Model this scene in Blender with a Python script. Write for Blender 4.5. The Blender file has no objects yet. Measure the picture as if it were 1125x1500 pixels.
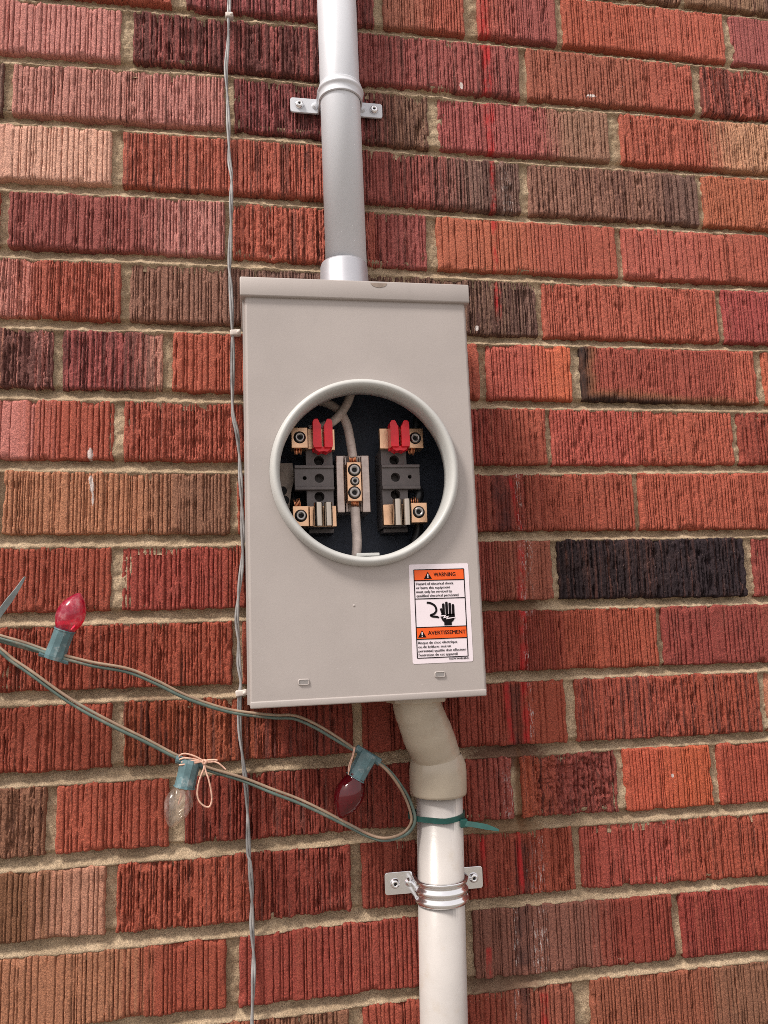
import bpy, bmesh, math, random
import numpy as np
from mathutils import Vector, Matrix

R = math.radians
random.seed(7)
rng = np.random.default_rng(11)
scn = bpy.context.scene
C = scn.collection

# ------------------------------------------------------------------ camera
# pose solved from the brick courses of the photograph (metres, wall face at y = 0)
Z0 = 1.5                                     # height of the middle of the meter box above the ground
CX, CY, CZ = 0.000486, -0.743065, -0.120295
YAW, PITCH, ROLL, FPX = 0.1696, 0.145768, -0.030287, 1126.05
cy, sy, cp, sp, cr, sr = math.cos(YAW), math.sin(YAW), math.cos(PITCH), math.sin(PITCH), math.cos(ROLL), math.sin(ROLL)
_r = Vector((cy, -sy, 0)); _w = Vector((sy * cp, cy * cp, sp)); _u = _r.cross(_w)
RT = _r * cr + _u * sr; UP = _u * cr - _r * sr
cam = bpy.data.cameras.new('camera'); camo = bpy.data.objects.new('camera', cam); C.objects.link(camo)
M = Matrix((RT, UP, -_w)).transposed().to_4x4(); M.translation = (CX, CY, CZ + Z0)
camo.matrix_world = M
cam.sensor_fit = 'VERTICAL'; cam.sensor_height = 36; cam.lens = FPX / 1500 * 36
cam.clip_start = 0.02; cam.clip_end = 500
scn.camera = camo

# ------------------------------------------------------------------ light
world = bpy.data.worlds.new("World"); scn.world = world; world.use_nodes = True
SUN_EL, SUN_AZ = 52, 58                      # sun in front of the wall, to the left (degrees)
nt = world.node_tree; bg = nt.nodes['Background']
sky = nt.nodes.new('ShaderNodeTexSky'); sky.sky_type = 'NISHITA'; sky.sun_disc = False
sky.sun_elevation = R(SUN_EL); sky.sun_rotation = R(180 + SUN_AZ)
sky.air_density = 1.0; sky.dust_density = 4.0; sky.ozone_density = 0.6
ov = nt.nodes.new('ShaderNodeMix'); ov.data_type = 'RGBA'
ov.inputs[0].default_value = 0.78
nt.links.new(sky.outputs[0], ov.inputs[6]); ov.inputs[7].default_value = (7.6, 7.0, 6.7, 1)   # bright even cloud layer
nt.links.new(ov.outputs[2], bg.inputs[0]); bg.inputs[1].default_value = 0.058
sd = bpy.data.lights.new('sun', 'SUN'); sd.energy = 1.5; sd.angle = R(12); sd.color = (1.0, 0.93, 0.86)
so = bpy.data.objects.new('sun', sd); C.objects.link(so)
ld = Vector((math.sin(R(SUN_AZ)) * math.cos(R(SUN_EL)), math.cos(R(SUN_AZ)) * math.cos(R(SUN_EL)), -math.sin(R(SUN_EL))))
so.rotation_euler = ld.to_track_quat('-Z', 'Y').to_euler(); so.location = (-2, -3, 5)

vs = scn.view_settings
scn.display_settings.display_device = 'sRGB'
vs.view_transform = 'Standard'; vs.look = 'None'; vs.gamma = 1; vs.use_curve_mapping = False
vs.exposure = 1.42
scn.cycles.use_denoising = False
scn.cycles.pixel_filter_type = 'BLACKMAN_HARRIS'; scn.cycles.filter_width = 0.85; scn.cycles.sample_clamp_direct = 5.0
scn.cycles.sample_clamp_indirect = 3.0; scn.cycles.max_bounces = 8; scn.cycles.transmission_bounces = 8; scn.cycles.caustics_refractive = False; scn.cycles.caustics_reflective = False

# ------------------------------------------------------------------ helpers
def at(px, py, Y=0.0):
    """point at depth Y seen at pixel (px, py) of the 1125 x 1500 photograph, z relative to Z0"""
    d = _w + RT * ((px - 562.5) / FPX) - UP * ((py - 750) / FPX)
    t = (Y - CY) / d.y
    return Vector((CX + d.x * t, Y, CZ + d.z * t))

WO = {}                                      # world origin of things
def tag(o, label=None, cat=None, group=None, kind=None):
    for k, v in (('label', label), ('category', cat), ('group', group), ('kind', kind)):
        if v: o[k] = v
    return o
def thing(name, label, cat, loc, group=None, rot=(0, 0, 0)):
    o = bpy.data.objects.new(name, None); C.objects.link(o); o.empty_display_size = .02
    o.location = Vector(loc) + Vector((0, 0, Z0)); o.rotation_euler = rot
    WO[o] = Vector(loc)
    return tag(o, label, cat, group)
def link(name, me, mat, parent=None, smooth=False, local=False):
    """mesh given in place (z relative to Z0); its coordinates become relative to the parent's base"""
    if mat is not None: me.materials.append(mat)
    o = bpy.data.objects.new(name, me); C.objects.link(o)
    if parent is not None:
        o.parent = parent
        base = WO[parent] if not local else Vector()
        WO[o] = base
        if not local: me.transform(Matrix.Translation(-base))
        if parent.type == 'MESH': pass
    else:
        WO[o] = Vector((0, 0, 0))
        me.transform(Matrix.Translation((0, 0, Z0)))
    if smooth:
        me.polygons.foreach_set('use_smooth', [True] * len(me.polygons))
    me.update()
    return o
def sub(name, me, mat, part, smooth=False):
    """sub-part: same base as its part"""
    return link(name, me, mat, part, smooth)
def mesh_np(verts, faces):
    me = bpy.data.meshes.new('m')
    v = np.asarray(verts, dtype=np.float32); f = np.asarray(faces, dtype=np.int32)
    n = f.shape[1]
    me.vertices.add(len(v)); me.vertices.foreach_set('co', v.ravel())
    me.loops.add(f.size); me.loops.foreach_set('vertex_index', f.ravel())
    me.polygons.add(len(f)); me.polygons.foreach_set('loop_start', np.arange(0, f.size, n, dtype=np.int32))
    me.update(calc_edges=True); me.validate()
    return me
def from_bm(bm):
    bmesh.ops.recalc_face_normals(bm, faces=bm.faces)
    me = bpy.data.meshes.new('m'); bm.to_mesh(me); bm.free(); return me
def box(x0, x1, y0, y1, z0, z1, bev=0.0, seg=2, bm=None):
    own = bm is None
    bm = bm or bmesh.new()
    r = bmesh.ops.create_cube(bm, size=1)
    for v in r['verts']:
        v.co = Vector(((x0 + x1) / 2 + v.co.x * (x1 - x0), (y0 + y1) / 2 + v.co.y * (y1 - y0), (z0 + z1) / 2 + v.co.z * (z1 - z0)))
    if bev:
        es = list({e for v in r['verts'] for e in v.link_edges})
        bmesh.ops.bevel(bm, geom=es, offset=bev, segments=seg, profile=.5, affect='EDGES')
    return from_bm(bm) if own else bm
def spline(pts, n=8, closed=False):
    P = [Vector(p) for p in pts]; out = []
    N = len(P)
    rngi = range(N if closed else N - 1)
    for i in rngi:
        g = (lambda k: P[k % N]) if closed else (lambda k: P[max(0, min(N - 1, k))])
        p0, p1, p2, p3 = g(i - 1), g(i), g(i + 1), g(i + 2)
        for j in range(n):
            t = j / n
            out.append(.5 * ((2 * p1) + (p2 - p0) * t + (2 * p0 - 5 * p1 + 4 * p2 - p3) * t * t + (3 * p1 - p0 - 3 * p2 + p3) * t ** 3))
    if not closed: out.append(P[-1])
    return out
def tube(path, rad, seg=10, bm=None, flat=1.0, closed=False):
    own = bm is None
    bm = bm or bmesh.new()
    n = len(path); rings = []
    ref = Vector((0, 1, 0)); 
    for i, p in enumerate(path):
        a = path[(i - 1) % n] if closed else path[max(0, i - 1)]
        b = path[(i + 1) % n] if closed else path[min(n - 1, i + 1)]
        t = (b - a).normalized()
        if abs(t.dot(ref)) > .95: s = t.cross(Vector((1, 0, 0))).normalized()
        else: s = t.cross(ref).normalized()
        q = t.cross(s).normalized()
        r = rad[i] if hasattr(rad, '__len__') else rad
        rings.append([bm.verts.new(p + s * (r * math.cos(2 * math.pi * k / seg)) + q * (r * flat * math.sin(2 * math.pi * k / seg))) for k in range(seg)])
    m = n if closed else n - 1
    for i in range(m):
        A, B = rings[i], rings[(i + 1) % n]
        for k in range(seg):
            bm.faces.new((A[k], A[(k + 1) % seg], B[(k + 1) % seg], B[k]))
    if not closed:
        bm.faces.new(rings[0]); bm.faces.new(rings[-1])
    return from_bm(bm) if own else bm
def lathe(profile, origin, axis, seg=48, bm=None, wob=None):
    """profile: (radius, distance along axis); closed where radius is 0"""
    own = bm is None
    bm = bm or bmesh.new()
    ax = Vector(axis).normalized(); o = Vector(origin)
    e1 = ax.cross(Vector((0, 1, 0)) if abs(ax.y) < .9 else Vector((1, 0, 0))).normalized(); e2 = ax.cross(e1)
    rings = []
    for r, h in profile:
        if r < 1e-7: rings.append([bm.verts.new(o + ax * h)])
        else:
            ring = []
            for k in range(seg):
                a = 2 * math.pi * k / seg
                rr = r * (wob(a, h) if wob else 1)
                ring.append(bm.verts.new(o + ax * h + e1 * (rr * math.cos(a)) + e2 * (rr * math.sin(a))))
            rings.append(ring)
    for A, B in zip(rings, rings[1:]):
        for k in range(seg):
            k2 = (k + 1) % seg
            if len(A) == 1 and len(B) == 1: continue
            if len(A) == 1: bm.faces.new((A[0], B[k], B[k2]))
            elif len(B) == 1: bm.faces.new((A[k], B[0], A[k2]))
            else: bm.faces.new((A[k], B[k], B[k2], A[k2]))
    return from_bm(bm) if own else bm
def prism(poly, y0, y1, bm=None, bev=0.0):
    """polygon in x, z extruded from y0 (front) to y1"""
    own = bm is None
    bm = bm or bmesh.new()
    f = [bm.verts.new((x, y0, z)) for x, z in poly]; b = [bm.verts.new((x, y1, z)) for x, z in poly]
    F = bm.faces.new(f); bm.faces.new(b[::-1]); n = len(poly)
    for i in range(n): bm.faces.new((f[i], b[i], b[(i + 1) % n], f[(i + 1) % n]))
    if bev: bmesh.ops.bevel(bm, geom=list(F.edges), offset=bev, segments=2, profile=.5, affect='EDGES')
    return from_bm(bm) if own else bm
def round_rect(x0, x1, z0, z1, r, n=5):
    out = []
    for cx, cz, a0 in ((x1 - r, z1 - r, 0), (x0 + r, z1 - r, 90), (x0 + r, z0 + r, 180), (x1 - r, z0 + r, 270)):
        for k in range(n + 1):
            a = R(a0 + 90 * k / n); out.append((cx + r * math.cos(a), cz + r * math.sin(a)))
    return out

# value noise on irregular sample positions
def vnoise(x, z, sx, sz, seed):
    g = np.random.default_rng(seed)
    u = (x - x.min()) / sx; v = (z - z.min()) / sz
    nu, nv = int(u.max()) + 3, int(v.max()) + 3
    G = g.random((nu, nv)) * 2 - 1
    iu, iv = u.astype(int), v.astype(int); fu, fv = u - iu, v - iv
    fu = fu * fu * (3 - 2 * fu); fv = fv * fv * (3 - 2 * fv)
    return (G[iu, iv] * (1 - fu) + G[iu + 1, iv] * fu) * (1 - fv) + (G[iu, iv + 1] * (1 - fu) + G[iu + 1, iv + 1] * fu) * fv

# ------------------------------------------------------------------ materials
class NT:
    def __init__(s, name):
        s.m = bpy.data.materials.new(name); s.m.use_nodes = True; s.t = s.m.node_tree
        s.b = s.t.nodes['Principled BSDF']
    def n(s, typ, **kw):
        o = s.t.nodes.new(typ)
        for k, v in kw.items(): setattr(o, k, v)
        return o
    def l(s, a, b): s.t.links.new(a, b)
    def val(s, inp, v):
        if isinstance(v, bpy.types.NodeSocket): s.l(v, inp)
        else: inp.default_value = v
    def math(s, op, a, b=0.0, c=None, clamp=False):
        o = s.n('ShaderNodeMath', operation=op, use_clamp=clamp)
        s.val(o.inputs[0], a); s.val(o.inputs[1], b)
        if c is not None: s.val(o.inputs[2], c)
        return o.outputs[0]
    def mix(s, f, a, b, blend='MIX'):
        o = s.n('ShaderNodeMix', data_type='RGBA', blend_type=blend)
        s.val(o.inputs[0], f)
        for i, v in ((6, a), (7, b)):
            if isinstance(v, tuple): o.inputs[i].default_value = v + (1,) if len(v) == 3 else v
            else: s.l(v, o.inputs[i])
        return o.outputs[2]
    def ramp(s, f, a, b):                     # smooth 0..1 between a and b
        o = s.n('ShaderNodeMapRange', interpolation_type='SMOOTHSTEP')
        s.val(o.inputs[0], f); s.val(o.inputs[1], a); s.val(o.inputs[2], b)
        return o.outputs[0]
    def noise(s, vec=None, scale=5, detail=3, rough=.5, w=None):
        o = s.n('ShaderNodeTexNoise'); o.inputs['Scale'].default_value = scale
        o.inputs['Detail'].default_value = detail; o.inputs['Roughness'].default_value = rough
        if w is not None: o.noise_dimensions = '4D'; s.val(o.inputs['W'], w)
        if vec is not None: s.l(vec, o.inputs['Vector'])
        return o.outputs['Fac']
    def scaled(s, vec, sc):
        o = s.n('ShaderNodeVectorMath', operation='MULTIPLY'); s.l(vec, o.inputs[0]); o.inputs[1].default_value = sc
        return o.outputs[0]
    def bump(s, h, dist, strength=1.0, prev=None):
        o = s.n('ShaderNodeBump'); o.inputs['Strength'].default_value = strength; o.inputs['Distance'].default_value = dist
        s.l(h, o.inputs['Height'])
        if prev is not None: s.l(prev, o.inputs['Normal'])
        return o.outputs[0]
    def set(s, **kw):
        for k, v in kw.items():
            i = s.b.inputs[k.replace('_', ' ')]
            if isinstance(v, bpy.types.NodeSocket): s.l(v, i)
            else: i.default_value = v + (1,) if isinstance(v, tuple) and len(v) == 3 else v
        return s.m

def simple(name, col, rough=.5, metal=0.0, var=.12, scale=60, bumpd=0.0, bscale=400, dirt=None, **kw):
    m = NT(name); tc = m.n('ShaderNodeTexCoord').outputs['Object']
    f = m.noise(tc, scale, 5, .6)
    lo = tuple(c * (1 - var * 1.5) for c in col); hi = tuple(min(1, c * (1 + var)) for c in col)
    c = m.mix(m.ramp(f, .25, .75), lo, hi)
    if dirt: c = m.mix(m.math('MULTIPLY', m.ramp(m.noise(tc, dirt[1], 6, .65), .52, .72), dirt[2]), c, dirt[0])
    rr = m.math('ADD', rough - .06, m.math('MULTIPLY', m.noise(tc, scale * 2.3, 4), .12))
    kw2 = dict(Base_Color=c, Roughness=rr, Metallic=metal, **kw)
    if bumpd: kw2['Normal'] = m.bump(m.noise(tc, bscale, 4, .6), bumpd)
    return m.set(**kw2)

# streaks of paint and lime that ran down the wall: each is a plumb band given in wall coordinates
def stain_line(x0, x1, y0, y1, w):
    a, b = at(x0, y0), at(x1, y1); return (a.x, a.z, b.x, b.z, w)
RED = [stain_line(706, 718, -40, 190, .011), stain_line(718, 731, 180, 470, .0065), stain_line(748, 766, 700, 790, .005), stain_line(762, 772, 790, 1100, .008),
       stain_line(716, 717, 1388, 1440, .005), stain_line(796, 800, 1455, 1530, .008), stain_line(741, 750, 1000, 1090, .006), stain_line(706, 712, 1225, 1300, .005), stain_line(757, 766, 1190, 1320, .005)]
WHITE = [stain_line(757, 765, 690, 800, .006), stain_line(768, 772, 785, 900, .013), stain_line(768, 774, 900, 1000, .005), stain_line(775, 782, 1000, 1090, .005), stain_line(738, 752, 1105, 1210, .011),
         stain_line(787, 792, 1225, 1430, .014), stain_line(755, 757, 1320, 1500, .004), stain_line(740, 745, 235, 320, .012)]
DARK = [stain_line(731, 742, 690, 790, .02), stain_line(752, 760, 1000, 1100, .016), stain_line(765, 768, 1230, 1420, .016), stain_line(768, 772, 1440, 1520, .01)]
def band_mask(m, pos, lines, streak):
    sep = m.n('ShaderNodeSeparateXYZ'); m.l(pos, sep.inputs[0])
    tot = None
    for x0, z0, x1, z1, w in lines:
        k = (x1 - x0) / (z1 - z0)
        cx = m.math('MULTIPLY_ADD', sep.outputs[2], k, x0 - k * (z0 + Z0))
        d = m.math('ABSOLUTE', m.math('SUBTRACT', sep.outputs[0], cx))
        d = m.math('ADD', d, m.math('MULTIPLY', m.math('SUBTRACT', streak, .5), w * 1.1))
        f = m.math('SUBTRACT', 1.0, m.ramp(d, w * .25, w * .75))
        zc, zh = (z0 + z1) / 2 + Z0, abs(z1 - z0) / 2
        dz = m.math('ABSOLUTE', m.math('SUBTRACT', sep.outputs[2], zc))
        f = m.math('MULTIPLY', f, m.math('SUBTRACT', 1.0, m.ramp(dz, zh * .85, zh * 1.1)))
        tot = f if tot is None else m.math('MAXIMUM', tot, f)
    return tot

def brick_material():
    m = NT('brick_clay')
    oi = m.n('ShaderNodeObjectInfo'); A = oi.outputs['Color']; burn = oi.outputs['Alpha']; rnd = oi.outputs['Random']
    cb = m.n('ShaderNodeAttribute', attribute_type='OBJECT', attribute_name='second_tone').outputs['Color']
    bl = m.n('ShaderNodeAttribute', attribute_type='OBJECT', attribute_name='tone_split').outputs['Fac']
    tc = m.n('ShaderNodeTexCoord').outputs['Object']
    pos = m.n('ShaderNodeNewGeometry').outputs['Position']
    sep = m.n('ShaderNodeSeparateXYZ'); m.l(tc, sep.inputs[0])
    w = m.math('MULTIPLY', rnd, 37.0)
    streak = m.noise(m.scaled(tc, (330, 40, 5)), 1, 4, .65, w)
    fine = m.noise(m.scaled(tc, (620, 200, 38)), 1, 5, .7, w)
    cloud = m.noise(m.scaled(tc, (26, 20, 40)), 1, 4, .6, w)
    # left to right change of the fired tone
    g = m.math('ADD', m.math('SUBTRACT', sep.outputs[0], bl), m.math('MULTIPLY', m.math('SUBTRACT', streak, .5), .10))
    c = m.mix(m.ramp(g, -.025, .025), A, cb)
    # lighter, pinker flashes and burnt stripes left by the wire cut
    c = m.mix(m.math('MULTIPLY', m.ramp(streak, .5, .72), .45), c, m.mix(.5, c, (.48, .17, .10)))
    bm_ = m.math('ADD', m.math('MULTIPLY', streak, .6), m.math('MULTIPLY', fine, .4))
    th = m.math('SUBTRACT', .66, m.math('MULTIPLY', burn, .26))
    b = m.math('MULTIPLY', m.ramp(bm_, th, m.math('ADD', th, .07)), m.math('MULTIPLY_ADD', burn, .35, .55))
    c = m.mix(m.math('MULTIPLY', b, .9), c, (.07, .034, .032))
    c = m.mix(m.math('MULTIPLY', m.ramp(cloud, .5, .7), .2), c, m.mix(.5, c, (.16, .09, .075)))
    gr = m.noise(tc, 700, 5, .8)
    c = m.mix(1.0, c, m.mix(m.ramp(gr, .3, .7), (.46, .45, .48), (1.46, 1.44, 1.40)), 'MULTIPLY')
    # pale mineral specks
    sp_ = m.ramp(m.noise(tc, 800, 3, .6, w), .66, .72)
    c = m.mix(m.math('MULTIPLY', sp_, .45), c, (.55, .40, .33))
    # marks that ran down the wall
    st = m.noise(m.scaled(pos, (480, 1, 26)), 1, 4, .7)
    br = m.ramp(m.noise(m.scaled(pos, (620, 1, 120)), 1, 4, .8), .53, .60)
    pat = m.ramp(m.noise(m.scaled(pos, (90, 1, 34)), 1, 4, .7), .36, .62)
    c = m.mix(m.math('MULTIPLY', m.math('MULTIPLY', band_mask(m, pos, DARK, st), m.math('MULTIPLY_ADD', pat, .6, .4)), .66), c, (.035, .024, .026))
    c = m.mix(m.math('MULTIPLY', m.math('MULTIPLY', band_mask(m, pos, RED, st), pat), .82), c, (.48, .030, .032))
    c = m.mix(m.math('MULTIPLY', m.math('MULTIPLY', band_mask(m, pos, WHITE, st), m.math('MULTIPLY', br, pat)), .75), c, (.72, .66, .64))
    sp3 = m.n('ShaderNodeSeparateXYZ'); m.l(pos, sp3.inputs[0])
    nn = m.noise(pos, 420, 4, .7)
    for px_, py_, rx, rz in ((132, 665, .0026, .0060), (133, 703, .0018, .0045), (135, 714, .0020, .0055), (136, 730, .0011, .0065), (676, 125, .0021, .0045), (866, 140, .0065, .0018), (985, 1136, .0014, .0021), (699, 480, .0022, .0030)):
        p_ = at(px_, py_)
        dx_ = m.math('DIVIDE', m.math('SUBTRACT', sp3.outputs[0], p_.x), rx); dz_ = m.math('DIVIDE', m.math('SUBTRACT', sp3.outputs[2], p_.z + Z0), rz)
        d_ = m.math('ADD', m.math('ADD', m.math('MULTIPLY', dx_, dx_), m.math('MULTIPLY', dz_, dz_)), m.math('MULTIPLY', m.math('SUBTRACT', nn, .5), 2.2))
        c = m.mix(m.math('MULTIPLY', m.math('SUBTRACT', 1.0, m.ramp(d_, .7, 1.1)), .85), c, (.74, .67, .64))
    # black fired rim of single bricks
    sepp = None
    rim = m.n('ShaderNodeAttribute', attribute_type='OBJECT', attribute_name='fired_rim').outputs['Fac']
    ex = m.math('MINIMUM', m.math('ADD', sep.outputs[0], .1015), m.math('ADD', m.math('MULTIPLY', m.math('ADD', sep.outputs[2], .030), 1.15), m.math('MULTIPLY', m.math('ADD', sep.outputs[0], .09), .06)))
    ex = m.math('ADD', ex, m.math('MULTIPLY', m.math('SUBTRACT', cloud, .5), .022))
    ex = m.math('ADD', ex, m.math('MULTIPLY', m.math('SUBTRACT', fine, .5), .008))
    e1 = m.math('SUBTRACT', 1.0, m.ramp(ex, .008, .020)); e2 = m.math('SUBTRACT', 1.0, m.ramp(ex, .001, .013))
    c = m.mix(m.math('MULTIPLY', m.math('MULTIPLY', e1, rim), .6), c, (.20, .12, .06))
    c = m.mix(m.math('MULTIPLY', m.math('MULTIPLY', e2, rim), m.math('MULTIPLY_ADD', fine, 1.1, .28, clamp=True)), c, (.026, .024, .026))
    nrm = m.bump(m.noise(tc, 1000, 4, .75), .0011, 1.0)
    return m.set(Base_Color=c, Roughness=.88, Normal=nrm, Specular_IOR_Level=.12)

def mortar_material():
    m = NT('mortar_sand'); pos = m.n('ShaderNodeNewGeometry').outputs['Position']
    a = m.noise(pos, 30, 5, .6); g = m.noise(pos, 800, 4, .75); h = m.noise(pos, 300, 4, .6)
    c = m.mix(m.ramp(a, .3, .7), (.375, .275, .18), (.58, .445, .305))
    c = m.mix(m.math('MULTIPLY', m.ramp(h, .5, .75), .5), c, (.24, .19, .14))
    c = m.mix(1.0, c, m.mix(m.ramp(g, .3, .7), (.58, .58, .58), (1.34, 1.33, 1.30)), 'MULTIPLY')
    rust = [stain_line(690, 800, 885, 886, .03)]
    sep = m.n('ShaderNodeSeparateXYZ'); m.l(pos, sep.inputs[0])
    def blob(px, py, rx, rz, col, k, c):
        p = at(px, py)
        dx = m.math('DIVIDE', m.math('SUBTRACT', sep.outputs[0], p.x), rx); dz = m.math('DIVIDE', m.math('SUBTRACT', sep.outputs[2], p.z + Z0), rz)
        d = m.math('ADD', m.math('MULTIPLY', dx, dx), m.math('MULTIPLY', dz, dz))
        d = m.math('ADD', d, m.math('MULTIPLY', m.math('SUBTRACT', h, .5), 1.2))
        return m.mix(m.math('MULTIPLY', m.math('SUBTRACT', 1.0, m.ramp(d, .2, 1.0)), k), c, col)
    c = blob(745, 888, .045, .02, (.13, .06, .03), .7, c)
    c = blob(745, 1106, .05, .02, (.11, .045, .03), .85, c)
    c = blob(740, 1214, .05, .02, (.16, .08, .035), .7, c)
    c = blob(765, 1160, .008, .05, (.16, .07, .03), .7, c)
    c = blob(740, 1436, .05, .02, (.14, .06, .04), .7, c)
    nrm = m.bump(m.math('ADD', g, h), .0016, 1.0)
    return m.set(Base_Color=c, Roughness=.92, Normal=nrm, Specular_IOR_Level=.2)

MAT = {}
MAT['brick'] = brick_material(); MAT['mortar'] = mortar_material()
def paint_material(name, col):
    m = NT(name); tc = m.n('ShaderNodeTexCoord').outputs['Object']
    f = m.noise(tc, 14, 5, .6); c = m.mix(m.ramp(f, .3, .7), tuple(k * .95 for k in col), tuple(k * 1.03 for k in col))
    d = m.ramp(m.noise(tc, 90, 5, .7), .62, .78)
    c = m.mix(m.math('MULTIPLY', d, .22), c, tuple(k * .72 for k in col))
    sc = m.ramp(m.noise(m.scaled(tc, (160, 20, 900)), 1, 3, .6), .70, .76)
    c = m.mix(m.math('MULTIPLY', sc, .18), c, tuple(min(1, k * 1.25) for k in col))
    fl = m.ramp(m.noise(tc, 700, 2), .74, .78)
    c = m.mix(m.math('MULTIPLY', fl, .3), c, (.75, .72, .70))
    ru = m.ramp(m.noise(m.scaled(tc, (70, 70, 3)), 1, 5, .7), .55, .75)
    c = m.mix(m.math('MULTIPLY', ru, .17), c, tuple(k * .8 for k in col))
    nb = m.bump(m.noise(tc, 900, 3), .00006, .8); nb = m.bump(m.noise(tc, 9, 2), .0012, .5, nb)
    return m.set(Base_Color=c, Roughness=m.math('MULTIPLY_ADD', f, .15, .34), Normal=nb, Specular_IOR_Level=.45)
MAT['paint'] = paint_material('grey_enamel', (.402, .364, .345))
MAT['ringpaint'] = paint_material('grey_enamel_ring', (.50, .505, .49))
MAT['inside'] = simple('enamel_inside_shade', (.04, .052, .082), .6, bumpd=.0001)  # grey enamel turned near-black navy: the housing's inner shade is put into the colour
def galv(name, col, rough, spang=120, tint=.25, metal=1.0):
    m = NT(name); tc = m.n('ShaderNodeTexCoord').outputs['Object']
    f = m.noise(tc, 25, 5, .6); c = m.mix(m.math('MULTIPLY', f, tint), col, tuple(k * .6 for k in col))
    sc = m.ramp(m.noise(m.scaled(tc, (90, 90, 900)), 1, 4, .7), .64, .74)
    c = m.mix(m.math('MULTIPLY', sc, .12), c, tuple(min(1, k * 1.25) for k in col))
    r = m.math('ADD', m.math('MULTIPLY', m.noise(tc, spang, 3), .14), rough - .07)
    return m.set(Base_Color=c, Metallic=metal, Roughness=r, Normal=m.bump(m.noise(tc, 30, 2), .0004, .3))
MAT['emt'] = galv('galvanised_conduit', (.64, .665, .71), .42, tint=.10, metal=.12)
MAT['hub'] = galv('cast_hub', (.50, .51, .55), .42, tint=.2, metal=.5)
MAT['zinc'] = galv('bright_zinc', (.88, .89, .91), .17, metal=.97)
MAT['steel'] = galv('dull_steel', (.46, .44, .43), .42)
MAT['tin'] = galv('tinned_jaw', (.52, .46, .40), .2)
MAT['copper'] = simple('copper_bar', (.86, .54, .34), .34, .9, .1, 80, .0001)
MAT['strand'] = simple('copper_strand', (.85, .36, .19), .3, .8, .2, 300)
MAT['insul'] = simple('grey_insulator', (.145, .125, .125), .5, 0, .1, 120, .0001)
MAT['hole'] = simple('recess_shade', (.012, .012, .014), .8)  # near-black discs and rings stand in for shade inside holes and sockets
MAT['red'] = simple('red_plastic_sleeve', (.86, .014, .032), .35, 0, .12, 80)
MAT['bracket'] = simple('dull_bracket', (.30, .24, .20), .55, .3, .2, 90, .0002)
MAT['rail'] = simple('aluminium_rail', (.55, .46, .42), .42, .8, .12, 150, .0001)
MAT['wire_white'] = simple('white_insulation', (.66, .56, .51), .45, 0, .12, 90, dirt=((.2, .16, .14), 160, .4))
MAT['wire_black'] = simple('black_insulation', (.012, .012, .014), .4)
MAT['pvc'] = simple('white_pvc', (.475, .45, .43), .32, 0, .05, 18, .0001, 200, dirt=((.42, .37, .31), 45, .45))
MAT['pvc_beige'] = simple('weathered_pvc_fitting', (.46, .40, .315), .22, 0, .08, 25, .0001, 200, dirt=((.36, .24, .17), 40, .55))
MAT['cable'] = simple('grey_telephone_cable', (.28, .275, .275), .5, 0, .3, 60, .0002, 300, dirt=((.42, .40, .38), 90, .5))
MAT['clip'] = simple('white_clip', (.66, .60, .55), .5, 0, .1, 200)
MAT['cord_green'] = simple('green_cord', (.10, .145, .125), .5, 0, .2, 60, .0001, 300, dirt=((.34, .27, .20), 35, .7))
MAT['cord_tan'] = simple('faded_cord', (.34, .235, .165), .6, 0, .2, 60, .0001, 300, dirt=((.16, .2, .17), 28, .8))
MAT['socket'] = simple('teal_socket', (.10, .185, .205), .42, 0, .2, 70, .0001, 300, dirt=((.42, .45, .45), 110, .7))
MAT['tie_green'] = simple('green_nylon', (.010, .072, .062), .3, 0, .15, 120)
MAT['tie_grey'] = simple('grey_nylon', (.25, .30, .31), .4, 0, .15, 120)
MAT['twine'] = simple('pale_twine', (.66, .40, .30), .8, 0, .2, 400, .0003, 1500)
MAT['sticker'] = simple('sticker_white', (.80, .72, .77), .35, 0, .02, 30)
MAT['orange'] = simple('sticker_orange', (.80, .10, .004), .4, 0, .03, 60)
MAT['ink'] = simple('sticker_ink', (.008, .006, .007), .6, Specular_IOR_Level=.1)
MAT['paintdrip'] = simple('white_paint', (.76, .70, .68), .5, 0, .1, 300, .0002)
def bulb_mat(name, tint, coat, body, dust, rough, gloss=.6):
    """thin blown glass: see-through wall with a mirror-like skin, a share of coloured lacquer and dust"""
    m = NT(name); tc = m.n('ShaderNodeTexCoord').outputs['Object']
    f = m.ramp(m.noise(tc, 130, 5, .65), .42, .75)
    m.set(Base_Color=m.mix(m.math('MULTIPLY', f, dust), coat, (.62, .47, .44)), Roughness=m.math('MULTIPLY_ADD', f, .25, rough), Specular_IOR_Level=.6)
    tr = m.n('ShaderNodeBsdfTransparent'); tr.inputs[0].default_value = tint + (1,)
    gl = m.n('ShaderNodeBsdfGlossy'); gl.inputs['Roughness'].default_value = rough
    lw_ = m.n('ShaderNodeLayerWeight'); lw_.inputs[0].default_value = .5; fr = m.math('MULTIPLY_ADD', m.math('POWER', lw_.outputs['Facing'], 3.0), gloss, .06)
    a_ = m.n('ShaderNodeMixShader'); m.val(a_.inputs[0], fr); m.l(tr.outputs[0], a_.inputs[1]); m.l(gl.outputs[0], a_.inputs[2])
    b_ = m.n('ShaderNodeMixShader'); m.val(b_.inputs[0], m.math('MULTIPLY_ADD', f, dust * .6, body)); m.l(a_.outputs[0], b_.inputs[1]); m.l(m.b.outputs[0], b_.inputs[2])
    out = m.t.nodes['Material Output']; m.l(b_.outputs[0], out.inputs['Surface'])
    return m.m
MAT['bulb_pink'] = bulb_mat('faded_red_glass', (.93, .14, .26), (.66, .025, .10), .26, .60, .12, .4)
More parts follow.
